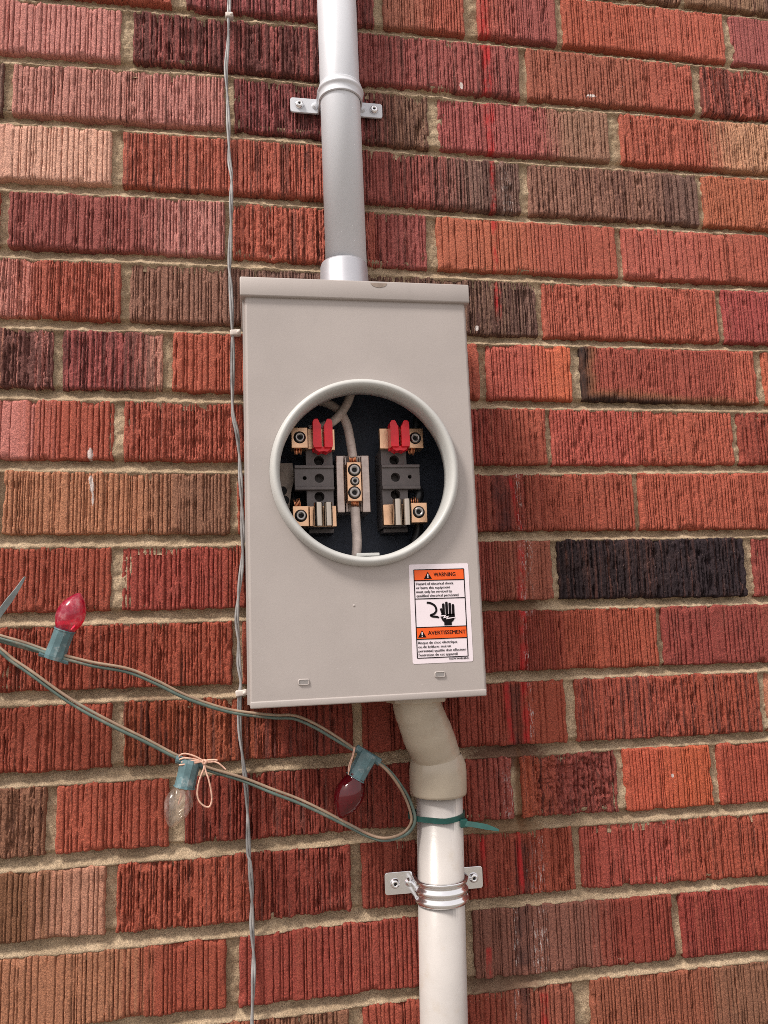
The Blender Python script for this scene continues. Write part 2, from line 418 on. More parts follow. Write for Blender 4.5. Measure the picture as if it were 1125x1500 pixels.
MAT['bulb_red'] = bulb_mat('deep_red_glass', (.52, .014, .05), (.24, .003, .02), .20, .03, .05, .30)
MAT['bulb_clear'] = bulb_mat('clear_glass', (.95, .92, .88), (.85, .75, .68), .05, .22, .04)
m = NT('ground_grit'); tc = m.n('ShaderNodeTexCoord').outputs['Object']
MAT['ground'] = m.set(Base_Color=m.mix(m.noise(tc, 3, 8, .7), (.16, .145, .125), (.28, .26, .23)), Roughness=.9, Normal=m.bump(m.noise(tc, 60, 5), .01))

# ------------------------------------------------------------------ ground
me = mesh_np([(-40, -40, -Z0), (40, -40, -Z0), (40, .6, -Z0), (-40, .6, -Z0)], [(0, 1, 2, 3)])
tag(link('ground', me, MAT['ground']), kind='structure')

# ------------------------------------------------------------------ brick wall
J = {-1: [(1125, 23)], 0: [(340, 22), (680, 54), (1125, 101)], 1: [(0, 82), (400, 110), (680, 141), (1125, 177)], 2: [(0, 172), (400, 198), (680, 227), (1125, 256)],
     3: [(0, 269), (400, 291.5), (680, 312), (1125, 340)], 4: [(0, 368), (400, 386), (680, 402), (1125, 421)], 5: [(0, 472), (340, 480), (700, 496), (1125, 509)],
     6: [(0, 575), (340, 582), (700, 590), (1125, 598)], 7: [(0, 680), (340, 685), (700, 688), (1125, 686)], 8: [(0, 792), (340, 791), (700, 785), (1125, 781)],
     9: [(0, 908), (340, 901), (710, 887), (1125, 879)], 10: [(0, 1025), (340, 1012), (715, 992), (1125, 977)], 11: [(0, 1146), (400, 1120), (680, 1104), (1125, 1079)],
     12: [(0, 1270), (400, 1238), (680, 1213), (1125, 1183)], 13: [(0, 1395), (400, 1358), (690, 1325), (1125, 1291.5)], 14: [(400, 1482), (690, 1446), (1125, 1400)]}
BED = {}
for k in range(-4, 20):
    if k in J:
        pts = sorted((at(x, y).x, at(x, y).z) for x, y in J[k])
    else: pts = [(.2, (7.5 - k) * .07)]
    BED[k] = (np.array([p[0] for p in pts]), np.array([p[1] for p in pts]))
def bed(k, x): return np.interp(x, *BED[k])
def joint_half(x): return .0062 - .0016 * np.clip((np.asarray(x) + .2) / .8, 0, 1)      # joints a little thicker at the left

P_ = dict(red=(.345, .092, .060), ora=(.375, .100, .064), bright=(.46, .118, .062), pur=(.29, .084, .070), pink=(.48, .195, .158), tan=(.43, .215, .125), brown=(.26, .135, .088),
          dkb=(.18, .10, .076), dkr=(.285, .070, .052), blk=(.036, .026, .030), rb=(.31, .11, .075), flesh=(.56, .30, .21))  # dark red also carries the meter box's shadow on the bricks right of it
# course: (left px, right px, first tone, second tone, where it changes -1..1, burnt stripes, torn texture)
N_ = None
COURSE = {
 -1: [(756, 996, 'pur', 'brown', 0, .6, .4), (1004, N_, 'brown', 'dkb', 0, .5, .4)],
 0: [(N_, 250, 'pur', 'red', 0, .5, .5), (272, 548, 'pur', 'pur', 0, .7, .7), (562, 681, 'rb', 'red', 0, .3, .3), (702, 816, 'red', 'pur', -.3, .45, .4), (826, 1062, 'red', 'ora', 0, .3, .3), (1072, N_, 'pur', 'pur', 0, .1, .1)],
 1: [(N_, 176, 'red', 'pink', -.2, .35, .2), (195, 488, 'pur', 'pur', 0, .85, .9), (502, 761, 'pur', 'pur', 0, .6, .5), (773, 1016, 'pur', 'red', .4, .4, .5), (1029, N_, 'red', 'dkr', 0, .75, 1.)],
 2: [(N_, 4, 'pur', 'dkb', 0, .6, .5), (18, 329, 'pink', 'pink', .2, .5, .35), (343, 628, 'pur', 'brown', .5, .75, .7), (642, 893, 'pur', 'brown', .3, .4, .4), (910, N_, 'red', 'tan', .2, .45, .6)],
 3: [(N_, 163, 'pink', 'flesh', -.1, .15, .12), (180, 482, 'red', 'red', .1, .6, .45), (496, 762, 'pur', 'dkb', .2, .65, .5), (775, 1024, 'brown', 'dkb', .55, .6, .7), (1032, N_, 'red', 'red', 0, .4, .4)],
 4: [(N_, -2, 'red', 'red', 0, .4, .4), (12, 329, 'pur', 'pink', .35, .55, .4), (341, 625, 'red', 'pur', .4, .55, .85), (641, 904, 'ora', 'red', 0, .2, .2), (914, N_, 'ora', 'red', 0, .2, .25)],
 5: [(N_, 176, 'pink', 'red', .1, .55, .45), (190, 490, 'brown', 'dkb', 0, .5, .5), (503, 787, 'dkb', 'dkb', .7, .75, .6), (796, 1052, 'red', 'red', .3, .35, .45), (1061, N_, 'dkr', 'red', 0, .35, .4)],
 6: [(N_, 77, 'tan', 'pink', .5, .95, 1.), (91, 238, 'pur', 'flesh', .7, .8, .7), (253, 540, 'ora', 'red', .2, .4, .4), (553, 702, 'red', 'red', 0, .3, .3), (714, 838, 'ora', 'bright', .3, .3, .25), (852, 1109, 'dkr', 'ora', .7, .3, .3), (1120, N_, 'ora', 'ora', 0, .2, .3)],
 7: [(N_, 166, 'pink', 'red', .3, .35, .25), (181, 480, 'red', 'ora', .0, .5, .65), (495, 801, 'dkr', 'red', .5, .5, .4), (809, 1075, 'ora', 'ora', 0, .35, .55), (1083, N_, 'dkr', 'dkr', 0, .5, .7)],
 8: [(N_, -6, 'red', 'red', 0, .4, .4), (4, 337, 'tan', 'brown', .35, .3, .3), (348, 640, 'red', 'red', 0, .4, .4), (652, 930, 'dkr', 'red', -.1, .35, .4), (938, N_, 'ora', 'red', .3, .2, .3)],
 9: [(N_, 162, 'red', 'red', 0, .4, .35), (178, 490, 'red', 'red', 0, .3, .4), (503, 809, 'dkr', 'rb', .5, .3, .3), (819, 1092, 'blk', 'blk', 0, .1, 1.15), (1106, N_, 'pur', 'red', 0, .3, .4)],
 10: [(N_, -14, 'red', 'red', 0, .4, .4), (-3, 340, 'red', 'ora', .4, .5, .5), (355, 655, 'red', 'red', 0, .4, .4), (668, 964, 'dkr', 'ora', 0, .2, .3), (973, N_, 'pur', 'rb', .2, .4, .4)],
 11: [(N_, 162, 'red', 'red', 0, .45, .55), (181, 517, 'red', 'dkr', .2, .6, .75), (531, 830, 'dkr', 'red', .4, .25, .25), (845, 1114, 'ora', 'red', .1, .65, .6), (1124, N_, 'tan', 'tan', 0, .3, .3)],
 12: [(N_, 66, 'rb', 'brown', 0, .5, .8), (82, 247, 'ora', 'red', 0, .35, .35), (270, 602, 'dkr', 'dkr', 0, .55, .6), (614, 752, 'dkr', 'pur', .5, .4, .4), (765, 905, 'ora', 'pur', -.5, .6, 1.6), (917, 1044, 'bright', 'bright', 0, .08, .06), (1055, N_, 'ora', 'rb', 0, .25, .15)],
 13: [(N_, 153, 'brown', 'flesh', .55, .15, .06), (170, 514, 'ora', 'dkr', .15, .55, .65), (531, 842, 'dkr', 'red', .4, .45, .5), (854, N_, 'ora', 'red', 0, .5, .45)],
 14: [(N_, 331, 'tan', 'red', .28, .12, .05), (350, 678, 'dkr', 'dkr', 0, .2, .2), (695, 988, 'brown', 'dkr', .25, .25, .15), (1000, N_, 'dkr', 'red', .3, .2, .12)],
 15: [(N_, 160, 'rb', 'red', 0, .3, .3), (176, 512, 'rb', 'brown', .2, .4, .5), (533, 842, 'red', 'rb', .3, .3, .3), (868, N_, 'rb', 'brown', .2, .25, .15)],
}
wall = thing('brick_wall', 'red brick wall of combed bricks with recessed sandy mortar joints', 'wall', (0.18, 0, -Z0))

def brick_mesh(xl, xr, zbl, zbr, ztl, ztr, seed, burn, rough):
    """one wire-cut brick, front towards -y; coordinates relative to its middle"""
    g = np.random.default_rng(seed); W = xr - xl
    cols = [0.0]; grooves = []
    pitch = g.uniform(.0034, .0052) if rough < .3 else g.uniform(.0030, .0042)
    x = g.uniform(.003, .007)
    while x < W - .003:
        w = g.uniform(.00055, .0010) * (1 + .85 * min(rough, 1)); d = g.uniform(.0014, .0032) * (.8 + .45 * min(rough, 1)) * (1 if g.random() > .15 else 1.6)
        grooves.append((x, w, d))
        x += max(w * 1.5 + .0006, pitch * g.lognormal(0, .38))
    gx = sorted({round(v, 6) for c, w, d in grooves for v in (c - w * .62, c - w * .36, c + w * .36, c + w * .62)} | {0.0, .0008, .0018, W, W - .0008, W - .0018})
    xs = [gx[0]]
    for v in gx[1:]:
        if v < 0 or v > W: continue
        n = int((v - xs[-1]) / .0011)
        for i in range(1, n + 1): xs.append(xs[-1] + (v - xs[-1]) / (n + 2 - i) if False else xs[-1] + .0011 if v - xs[-1] > .0016 else xs[-1])
        if v - xs[-1] > .00018: xs.append(v)
    xs = np.unique(np.array(xs)); 
    xs[-1] = W
    H = ((ztl - zbl) + (ztr - zbr)) / 2
    nr = int(H / .0016) + 1
    t = np.concatenate(([0, .012, .03], np.linspace(.055, .945, nr), [.97, .988, 1]))
    X, T = np.meshgrid(xs, t, indexing='ij')
    Zf = T * H
    h = np.zeros_like(X)
    wig = np.stack([vnoise(np.array([[0.0], [.0001]]).repeat(len(t), 1), np.stack([t, t]) * H, 1, .004, int(g.integers(1e9)))[0] for _ in range(1)])[0] * .00022
    n1 = vnoise(X, Zf, .0022, .0022, int(g.integers(1e9))); n2 = vnoise(X, Zf, .0045, .009, int(g.integers(1e9)))
    n3 = vnoise(X, Zf, .02, .02, int(g.integers(1e9))); n4 = vnoise(X, Zf, .0012, .0025, int(g.integers(1e9)))
    dist = np.full_like(X, 1.0)
    for c, w, d in grooves:
        i0, i1 = np.searchsorted(xs, [c - w * 2.6, c + w * 2.6])
        if i1 <= i0: continue
        xx = X[i0:i1] - c
        ww = w * (1 + .55 * n2[i0:i1] * (.5 + min(rough, 1)))
        k = np.clip(1 - np.abs(xx) / (ww * .58), 0, 1)
        h[i0:i1] -= d * (.75 + .45 * n2[i0:i1]) * np.minimum(1, k * 3.2)
        dist[i0:i1] = np.minimum(dist[i0:i1], np.abs(xx))
    # torn ribs: pits and crumbs, stronger beside the grooves
    tear = np.clip(n1 * .7 + n4 * .6 - .08, 0, 1)
    near = .35 + .65 * np.exp(-(dist / .0014) ** 2)
    rr = rough
    h -= tear * near * .0030 * rr
    h += np.clip(n4, 0, 1) * .0009 * rr + g.normal(0, .00010 + .00016 * min(rr, 1), X.shape) + n1 * .00022 * (.4 + rr) + n3 * .0005 + n2 * .0001
    # each rib sits at its own height
    rib = np.searchsorted([c for c, w, d in grooves], xs); lv = g.normal(0, .00028 * (1 + rr), len(grooves) + 2)
    h += lv[rib][:, None]
    if rr > 1.2:
        big = vnoise(X, Zf, .008, .007, int(g.integers(1e9)))
        mid = ((X > W * .15) & (X < W * .9)).astype(float)
        h += mid * (np.abs(big) * .0045 - .003) - mid * np.clip(n1, 0, 1) * .003
    # worn arrises
    ew = .0019 * (1 + .7 * n3)
    dx = np.minimum(X, W - X); dz = np.minimum(Zf, H - Zf)
    for dd, e in ((dx, ew * .9), (dz, ew)):
        h -= .0017 * np.clip(1 - dd / e, 0, 1) ** 2
    chip = np.clip(vnoise(X, Zf, .011, .011, int(g.integers(1e9))) - .28, 0, 1) * np.clip(1 - np.minimum(dx, dz) / .006, 0, 1)
    h -= chip * .006
    # outline that is not ruler straight
    u = X / W
    zb = zbl + (zbr - zbl) * u; zt = ztl + (ztr - ztl) * u
    b1 = vnoise(X, Zf * 0, .006, 1, int(g.integers(1e9))); b2 = vnoise(X, Zf * 0, .006, 1, int(g.integers(1e9)))
    b3 = vnoise(X, Zf * 0, .0013, 1, int(g.integers(1e9))); b4 = vnoise(X, Zf * 0, .0013, 1, int(g.integers(1e9)))
    zb = zb + b1 * .0008 + b3 * .0006 * (.3 + min(rr, 1)); zt = zt + b2 * .0011 + b4 * .0006 * (.3 + min(rr, 1))
    Z = zb + (zt - zb) * T
    s1 = vnoise(X * 0, Zf, 1, .006, int(g.integers(1e9))) * .0007
    Xw = xl + X + s1 * (1 - np.clip(dx / .006, 0, 1)) + vnoise(X, Zf, .012, .005, int(g.integers(1e9))) * .00018 * np.clip(dx / .006, 0, 1) + vnoise(X, Zf, .0022, .0022, int(g.integers(1e9))) * .00038 * min(.15 + rough, 1) * np.clip(dx / .006, 0, 1)
    nx, nz = X.shape
    cx, cz = (xl + xr) / 2, (zbl + zbr + ztl + ztr) / 4
    y = -h + g.normal(0, .0004)
    V = np.stack([Xw - cx, y, Z - cz], -1).reshape(-1, 3)
    idx = np.arange(nx * nz).reshape(nx, nz)
    F = np.stack([idx[:-1, :-1], idx[1:, :-1], idx[1:, 1:], idx[:-1, 1:]], -1).reshape(-1, 4)
    ring = np.concatenate([idx[:, 0], idx[-1, 1:], idx[-2::-1, -1], idx[0, -2:0:-1]])
    Vb = V[ring].copy(); Vb[:, 1] = .0145
    bi = len(V) + np.arange(len(ring)); nx_ = np.roll(np.arange(len(ring)), -1)
    Fb = np.stack([ring, bi, bi[nx_], ring[nx_]], -1)
    me = mesh_np(np.concatenate([V, Vb]), np.concatenate([F, Fb]))
    return me, (cx, cz), W

HEAD = []                                     # head joints (course, x)
def add_brick(k, xl, xr, A, B, split, burn, rough, seed, detail=True):
    hl, hr = joint_half(xl), joint_half(xr)
    zt = (bed(k - 1, xl) - hl, bed(k - 1, xr) - hr); zb = (bed(k, xl) + hl, bed(k, xr) + hr)
    if detail:
        me, (cx, cz), W = brick_mesh(xl, xr, zb[0], zb[1], zt[0], zt[1], seed, burn, rough)
    else:
        cx, cz, W = (xl + xr) / 2, (zt[0] + zb[0] + zt[1] + zb[1]) / 4, xr - xl
        hh = (zt[0] - zb[0]) / 2
        me = box(-W / 2, W / 2, 0, .012, -hh, hh, .0012, 1)
    me.materials.append(MAT['brick'])
    o = bpy.data.objects.new('brick', me); C.objects.link(o); o.parent = wall
    o.location = (cx - WO[wall].x, 0, cz - WO[wall].z)
    jit = np.random.default_rng(seed + 5).normal(1, .05, 4)
    # hazy brightness of the upper wall put into brick colour: upper courses paler
    top_haze = 1.0 if k <= 4 else max(0, 1 - (k - 4) / 6)
    mul = [.96 + .26 * top_haze, .89 + .42 * top_haze, .87 + .54 * top_haze]
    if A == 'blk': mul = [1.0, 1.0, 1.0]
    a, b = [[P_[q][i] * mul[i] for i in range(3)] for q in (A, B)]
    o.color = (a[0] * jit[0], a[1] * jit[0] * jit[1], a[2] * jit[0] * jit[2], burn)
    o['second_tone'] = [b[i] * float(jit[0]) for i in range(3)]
    o['tone_split'] = split * W / 2
    o['fired_rim'] = 1.0 if (k == 6 and abs(split - .7) < 1e-6 and A == 'dkr') else 0.0
    return o
LB, GAP = .2045, .0095
seed = 100
names = ['red', 'ora', 'pur', 'dkr', 'rb', 'brown']
for k in range(-2, 18):
    row = []
    if k in COURSE:
        src = COURSE[k]
        for (pl, pr, A, B, s, bu, ro) in src:
            def ymid(px):
                def jl(q):
                    pts = J.get(q)
                    if not pts: return None
                    return float(np.interp(px, [p[0] for p in pts], [p[1] for p in pts]))
                a, b = jl(k - 1), jl(k)
                if a is None and b is None: return 1480
                return (b - 50) if a is None else (a + 50) if b is None else (a + b) / 2
            xl = at(pl, ymid(pl)).x if pl is not None else None
            xr = at(pr, ymid(pr)).x if pr is not None else None
            if xl is None: xl = xr - LB
            if xr is None: xr = xl + LB
            row.append((xl, xr, A, B, s, bu, ro, True))
    else:
        x0 = -.25 + (.107 if k % 2 else 0)
        for i in range(4):
            row.append((x0 + i * (LB + GAP), x0 + i * (LB + GAP) + LB, random.choice(names), random.choice(names), 0, .4, .4, False))
    row.sort()
    while row[0][0] > -.40:
        xr = row[0][0] - GAP; row.insert(0, (xr - LB, xr, random.choice(names), random.choice(names), 0, .4, .4, False))
    while row[-1][1] < .80:
        xl = row[-1][1] + GAP; row.append((xl, xl + LB, random.choice(names), random.choice(names), 0, .4, .4, False))
    for q in row:
        seed += 17
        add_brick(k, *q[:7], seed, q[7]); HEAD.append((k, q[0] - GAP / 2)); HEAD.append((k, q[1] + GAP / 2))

# mortar: raked bed joints that slope out to the arris of the brick below
xs = np.arange(-.40, .80, .0020)
rows = []
for k in range(-2, 17):
    for o_ in np.arange(-.0112, .01121, .0014): rows.append((k, o_))
    for o_ in np.linspace(-.0112, -.07 + .0112, 20)[1:-1]: rows.append((k, o_))
rows.sort(key=lambda q: (q[0], -q[1]))
Zg = np.array([bed(k, xs) + o_ for k, o_ in rows]).T
Og = np.array([[o_] * len(xs) for k, o_ in rows]).T
Kg = np.array([k for k, o_ in rows])
Xg = np.repeat(xs[:, None], len(rows), 1)
jh = joint_half(Xg)
tt = np.clip((jh - Og) / (2 * jh), -.3, 1.3)
nA = vnoise(Xg, Zg, .012, .004, 5); nB = vnoise(Xg, Zg, .003, .003, 6); nC = vnoise(Xg, Zg, .05, .05, 7); nD = vnoise(Xg, Zg, .007, .007, 8)
bedprof = .0100 - .0088 * np.clip(tt, 0, 1) ** 1.5 + np.clip(tt - 1, 0, .3) * .008
inbed = np.clip(1 - (np.abs(Og) - jh) / .003, 0, 1)
Yg = (1 - inbed) * (.0050 + .0018 * nC) + inbed * bedprof
Yg = Yg + nA * .0011 + nB * .0010 + nC * .0015 - np.clip(nD - .45, 0, 1) * .003 - np.clip(nB + .8 * vnoise(Xg, Zg, .0055, .0035, 9), 0, 1.2) * .0024 * np.clip((tt - .62) / .3, 0, 1) * inbed
V = np.stack([Xg, Yg, Zg], -1).reshape(-1, 3)
idx = np.arange(Xg.size).reshape(Xg.shape)
F = np.stack([idx[:-1, :-1], idx[:-1, 1:], idx[1:, 1:], idx[1:, :-1]], -1)
keep = np.abs(Og[:-1, :-1]) < .0115
for k, hx in HEAD:
    rowsel = (np.abs(Xg[:-1, :-1] - hx) < .0115) & (Kg[None, :-1] == k - 1) & (Og[:-1, :-1] < 0)
    keep |= rowsel
me = mesh_np(V, F[keep].reshape(-1, 4)[:, ::-1])
o = link('mortar', me, MAT['mortar'], wall, smooth=False)
# the rest of the wall, beyond the frame: the texture takes over
m = NT('brick_courses'); tc = m.n('ShaderNodeTexCoord').outputs['Object']
cmb = m.n('ShaderNodeSeparateXYZ'); m.l(tc, cmb.inputs[0]); c2 = m.n('ShaderNodeCombineXYZ'); m.l(cmb.outputs[0], c2.inputs[0]); m.l(cmb.outputs[2], c2.inputs[1])
bt = m.n('ShaderNodeTexBrick'); m.l(c2.outputs[0], bt.inputs['Vector']); bt.inputs['Scale'].default_value = 1
bt.inputs['Brick Width'].default_value = .214; bt.inputs['Row Height'].default_value = .07; bt.inputs['Mortar Size'].default_value = .005
bt.inputs['Color1'].default_value = (.26, .07, .05, 1); bt.inputs['Color2'].default_value = (.16, .05, .045, 1); bt.inputs['Mortar'].default_value = (.36, .28, .19, 1)
m.set(Base_Color=bt.outputs[0], Roughness=.85, Normal=m.bump(bt.outputs['Fac'], -.006))
link('wall_core', box(-3, 3.4, .0138, .22, -Z0 - .05, 1.7), m.m, wall)

# ------------------------------------------------------------------ meter box
BX, TILT = .096, R(-.5)
mb = thing('meter_box', 'grey steel electric meter box with open round socket hole and no meter', 'meter box', (BX, 0, 0), rot=(0, TILT, 0))
FY = -.085
HC = (.0979, .0137); HR = .0832
def wall_box():
    bm = bmesh.new()
    x0, x1, z0, z1, t = BX - .1008, BX + .1008, -.1790, .1815, .0010
    for a in ((x0, x0 + t, -.079, -.001, z0, z1), (x1 - t, x1, -.079, -.001, z0, z1), (x0 + t, x1 - t, -.079, -.001, z0, z0 + t), (x0 + t, x1 - t, -.079, -.001, z1 - t, z1), (x0 + t, x1 - t, -.0026, -.001, z0 + t, z1 - t)):
        box(*a, bm=bm)
    return from_bm(bm)
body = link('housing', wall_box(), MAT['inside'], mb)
def skin():                                    # outer enamel skin of the housing sides
    bm = bmesh.new(); x0, x1, z0, z1, t = BX - .1032, BX + .1030, -.1818, .1835, .0021
    for a in ((x0, x0 + t, -.0785, -.001, z0, z1), (x1 - t, x1, -.0785, -.001, z0, z1), (x0 + t, x1 - t, -.0785, -.001, z0, z0 + t)): box(*a, bm=bm)
    return from_bm(bm)
link('housing_side', skin(), MAT['paint'], mb)
def cover_mesh():
    bm = bmesh.new()
    x0, x1, z0, z1 = BX - .1013, BX + .1013, -.1825, .176
    n = 144
    corners = [math.atan2(z - HC[1], x - HC[0]) for x, z in ((x1, z1), (x0, z1), (x0, z0), (x1, z0))]
    angs = sorted({round((2 * math.pi * i / n) % (2 * math.pi), 7) for i in range(n)} | {round(c % (2 * math.pi), 7) for c in corners})
    def edge(a, inset):
        X0, X1, Z0_, Z1 = x0 + inset, x1 - inset, z0 + inset, z1 - inset
        c, s = math.cos(a), math.sin(a); ts = []
        if c > 1e-9: ts.append((X1 - HC[0]) / c)
        if c < -1e-9: ts.append((X0 - HC[0]) / c)
        if s > 1e-9: ts.append((Z1 - HC[1]) / s)
        if s < -1e-9: ts.append((Z0_ - HC[1]) / s)
        t = min(ts); return HC[0] + c * t, HC[1] + s * t
    prof = [(.0022, FY), (.0010, FY + .0005), (.0002, FY + .0016), (0, FY + .0032), (0, FY + .022)]
    rings = [[bm.verts.new((HC[0] + HR * math.cos(a), FY, HC[1] + HR * math.sin(a))) for a in angs]]
    for ins, y in prof:
        rings.append([bm.verts.new((*edge(a, ins)[:1], y, edge(a, ins)[1])) for a in angs])
    for A, B in zip(rings, rings[1:]):
        for i in range(len(angs)):
            j = (i + 1) % len(angs); bm.faces.new((A[i], A[j], B[j], B[i]))
    return from_bm(bm)
cover = link('cover', cover_mesh(), MAT['paint'], mb)
# folded bottom lip of the cover
link('bottom_lip', box(BX - .1008, BX + .1008, FY - .0012, FY + .004, -.1845, -.1788, .0011, 3), MAT['paint'], mb, True)
ringp = [(.0838, .0004), (.0836, .003), (.0828, .0062), (.0815, .0082), (.0798, .0092), (.0782, .0090), (.0768, .0078), (.0757, .0052), (.0751, .001), (.0748, -.006), (.0752, -.016), (.0765, -.016)]
link('socket_ring', lathe(ringp, (HC[0], FY, HC[1]), (0, -1, 0), 144), MAT['ringpaint'], mb, True)
# hood over the top of the cover
link('top_cap', box(BX - .1052, BX + .1050, -.0885, -.001, .1724, .1905, .0014, 2), MAT['paint'], mb, True)
p = at(557.5, 417, -.0886)
poly = [(p.x - .0075, p.z + .0012)] + [(p.x + .0075 * math.cos(R(a)), p.z + .0012 + .0042 * math.sin(R(a))) for a in range(190, 351, 16)] + [(p.x + .0075, p.z + .0012)]
link('notch', prism(poly, -.0888, -.0880), MAT['bracket'], mb)
# embossed slots and dimples of the cover
for px, py in ((442.5, 998.5), (642, 989)):
    p = at(px, py, FY)
    bm = bmesh.new()
    rr = round_rect(p.x - .0049, p.x + .0049, p.z - .0027, p.z + .0027, .0016); ri = round_rect(p.x - .0037, p.x + .0037, p.z - .0017, p.z + .0017, .0006)
    L = [[bm.verts.new((x, y, z)) for x, z in pl] for pl, y in ((rr, FY + .0002), (rr, FY - .0002), (round_rect(p.x - .0043, p.x + .0043, p.z - .0021, p.z + .0021, .0012), FY - .0012), (ri, FY - .0009), (ri, FY - .0001))]
    for A, B in zip(L, L[1:]):
        for i in range(len(A)):
            j = (i + 1) % len(A); bm.faces.new((A[i], A[j], B[j], B[i]))
    bm.faces.new(L[-1])
    s = link('slot', from_bm(bm), MAT['paint'], mb, True)
    sub('slot_recess', box(p.x - .0036, p.x + .0036, FY - .0004, FY - .0001, p.z - .0016, p.z + .0016), MAT['steel'], s)
for px, py in ((517, 887),):
    p = at(px, py, FY); link('dimple', lathe([(.0012, -.0001), (.0009, .0003), (0, .0004)], (p.x, FY, p.z), (0, -1, 0), 16), MAT['paint'], mb, True)
# sticking tab at the foot of the hole
p = at(538, 812, -.075)
link('tab', box(p.x - .0100, p.x + .0100, -.078, -.070, p.z - .0016, p.z + .0010, .0004), MAT['ringpaint'], mb)
# hub on top
hx = .0929
link('hub', lathe([(.0206, .0), (.0250, .0), (.0262, .006), (.0262, .012), (.0246, .016), (.0236, .044), (.0226, .0465), (.0209, .0465)], (hx, -.0215, .1906), (0, 0, 1), 48), MAT['hub'], mb, True)

# ---- terminal blocks inside
def plate(x0, x1, z0, z1, yf, yb, cells, bm, recess=.018):
    """solid block with one round hole in each cell (cell: x0, x1, z0, z1, hole x, hole z, r)"""
    n = 24
    for cx0, cx1, cz0, cz1, hx_, hz, r in cells:
        ang = [2 * math.pi * (i + .5) / n for i in range(n)]
        ci = [bm.verts.new((hx_ + r * math.cos(a), yf, hz + r * math.sin(a))) for a in ang]
        cb = [bm.verts.new((hx_ + r * math.cos(a), yf + recess, hz + r * math.sin(a))) for a in ang]
        ou = []
        for a in ang:
            c, s = math.cos(a), math.sin(a)
            k = max(abs(c), abs(s)); c, s = c / k, s / k
            ou.append(bm.verts.new((hx_ + (cx1 - hx_) * c if c > 0 else hx_ + (hx_ - cx0) * c, yf, hz + (cz1 - hz) * s if s > 0 else hz + (hz - cz0) * s)))
        cor = {}
        for i in range(n):
            j = (i + 1) % n
            bm.faces.new((ci[i], ci[j], ou[j], ou[i])); bm.faces.new((ci[i], cb[i], cb[j], ci[j]))
        bm.faces.new(cb)
        for X, Z in ((cx0, cz0), (cx1, cz0), (cx1, cz1), (cx0, cz1)):      # corner fill
            near = sorted(ou, key=lambda v: (v.co.x - X) ** 2 + (v.co.z - Z) ** 2)[:2]
            if min((v.co - Vector((X, yf, Z))).length for v in near) > 1e-6:
                bm.faces.new((near[0], near[1], bm.verts.new((X, yf, Z))))
    P = [(x0, z0), (x1, z0), (x1, z1), (x0, z1)]
    f = [bm.verts.new((x, yf, z)) for x, z in P]; b = [bm.verts.new((x, yb, z)) for x, z in P]
    for i in range(4): bm.faces.new((f[i], f[(i + 1) % 4], b[(i + 1) % 4], b[i]))
    return bm
def lug_box(pxl, pxr, pyt, pyb, y0, y1, bev=.0006, bm=None):
    c = ((pxl + pxr) / 2, (pyt + pyb) / 2)
    a, b = at(pxl, c[1], y0), at(pxr, c[1], y0); t, u = at(c[0], pyt, y0), at(c[0], pyb, y0)
    return box(a.x, b.x, y0, y1, u.z, t.z, bev, 2, bm)
def screw(px, py, y, rad, parent, name='lug_screw'):
    p = at(px, py, y); r = rad
    s = sub(name, lathe([(0, .0004), (r * .42, .0004), (r * .48, .0024), (r * .84, .0026), (r, .0018), (r, -.001)], (p.x, y, p.z), (0, -1, 0), 24), MAT['steel'], parent, True)
    d = sub('screw_hole', lathe([(r * 1.0, .00008), (r * 1.22, .00015), (r * 1.24, -.001)], (p.x, y, p.z), (0, -1, 0), 24), MAT['hole'], parent)
    e = sub('hex_recess', lathe([(0, .0007), (r * .40, .0007), (r * .41, .0002)], (p.x, y, p.z), (0, -1, 0), 6), MAT['hole'], parent)
def strands(px, py, y, n, spread, length, up, parent, lean=0.0):
    bm = bmesh.new(); g = random.Random(int(px * 7 + py))
    for i in range(n):
        q = at(px + (i / (n - 1) - .5) * spread, py, y); l_ = length * g.uniform(.8, 1.1)
        tube([q + Vector((0, g.uniform(0, .003), 0)), q + Vector((lean * .5, .001, up * l_ * .5)), q + Vector((lean + g.uniform(-.0006, .0006), .002, up * l_))], .0006, 6, bm)
    return sub('copper_strands', from_bm(bm), MAT['strand'], parent, True)
YI, YC = -.040, -.046
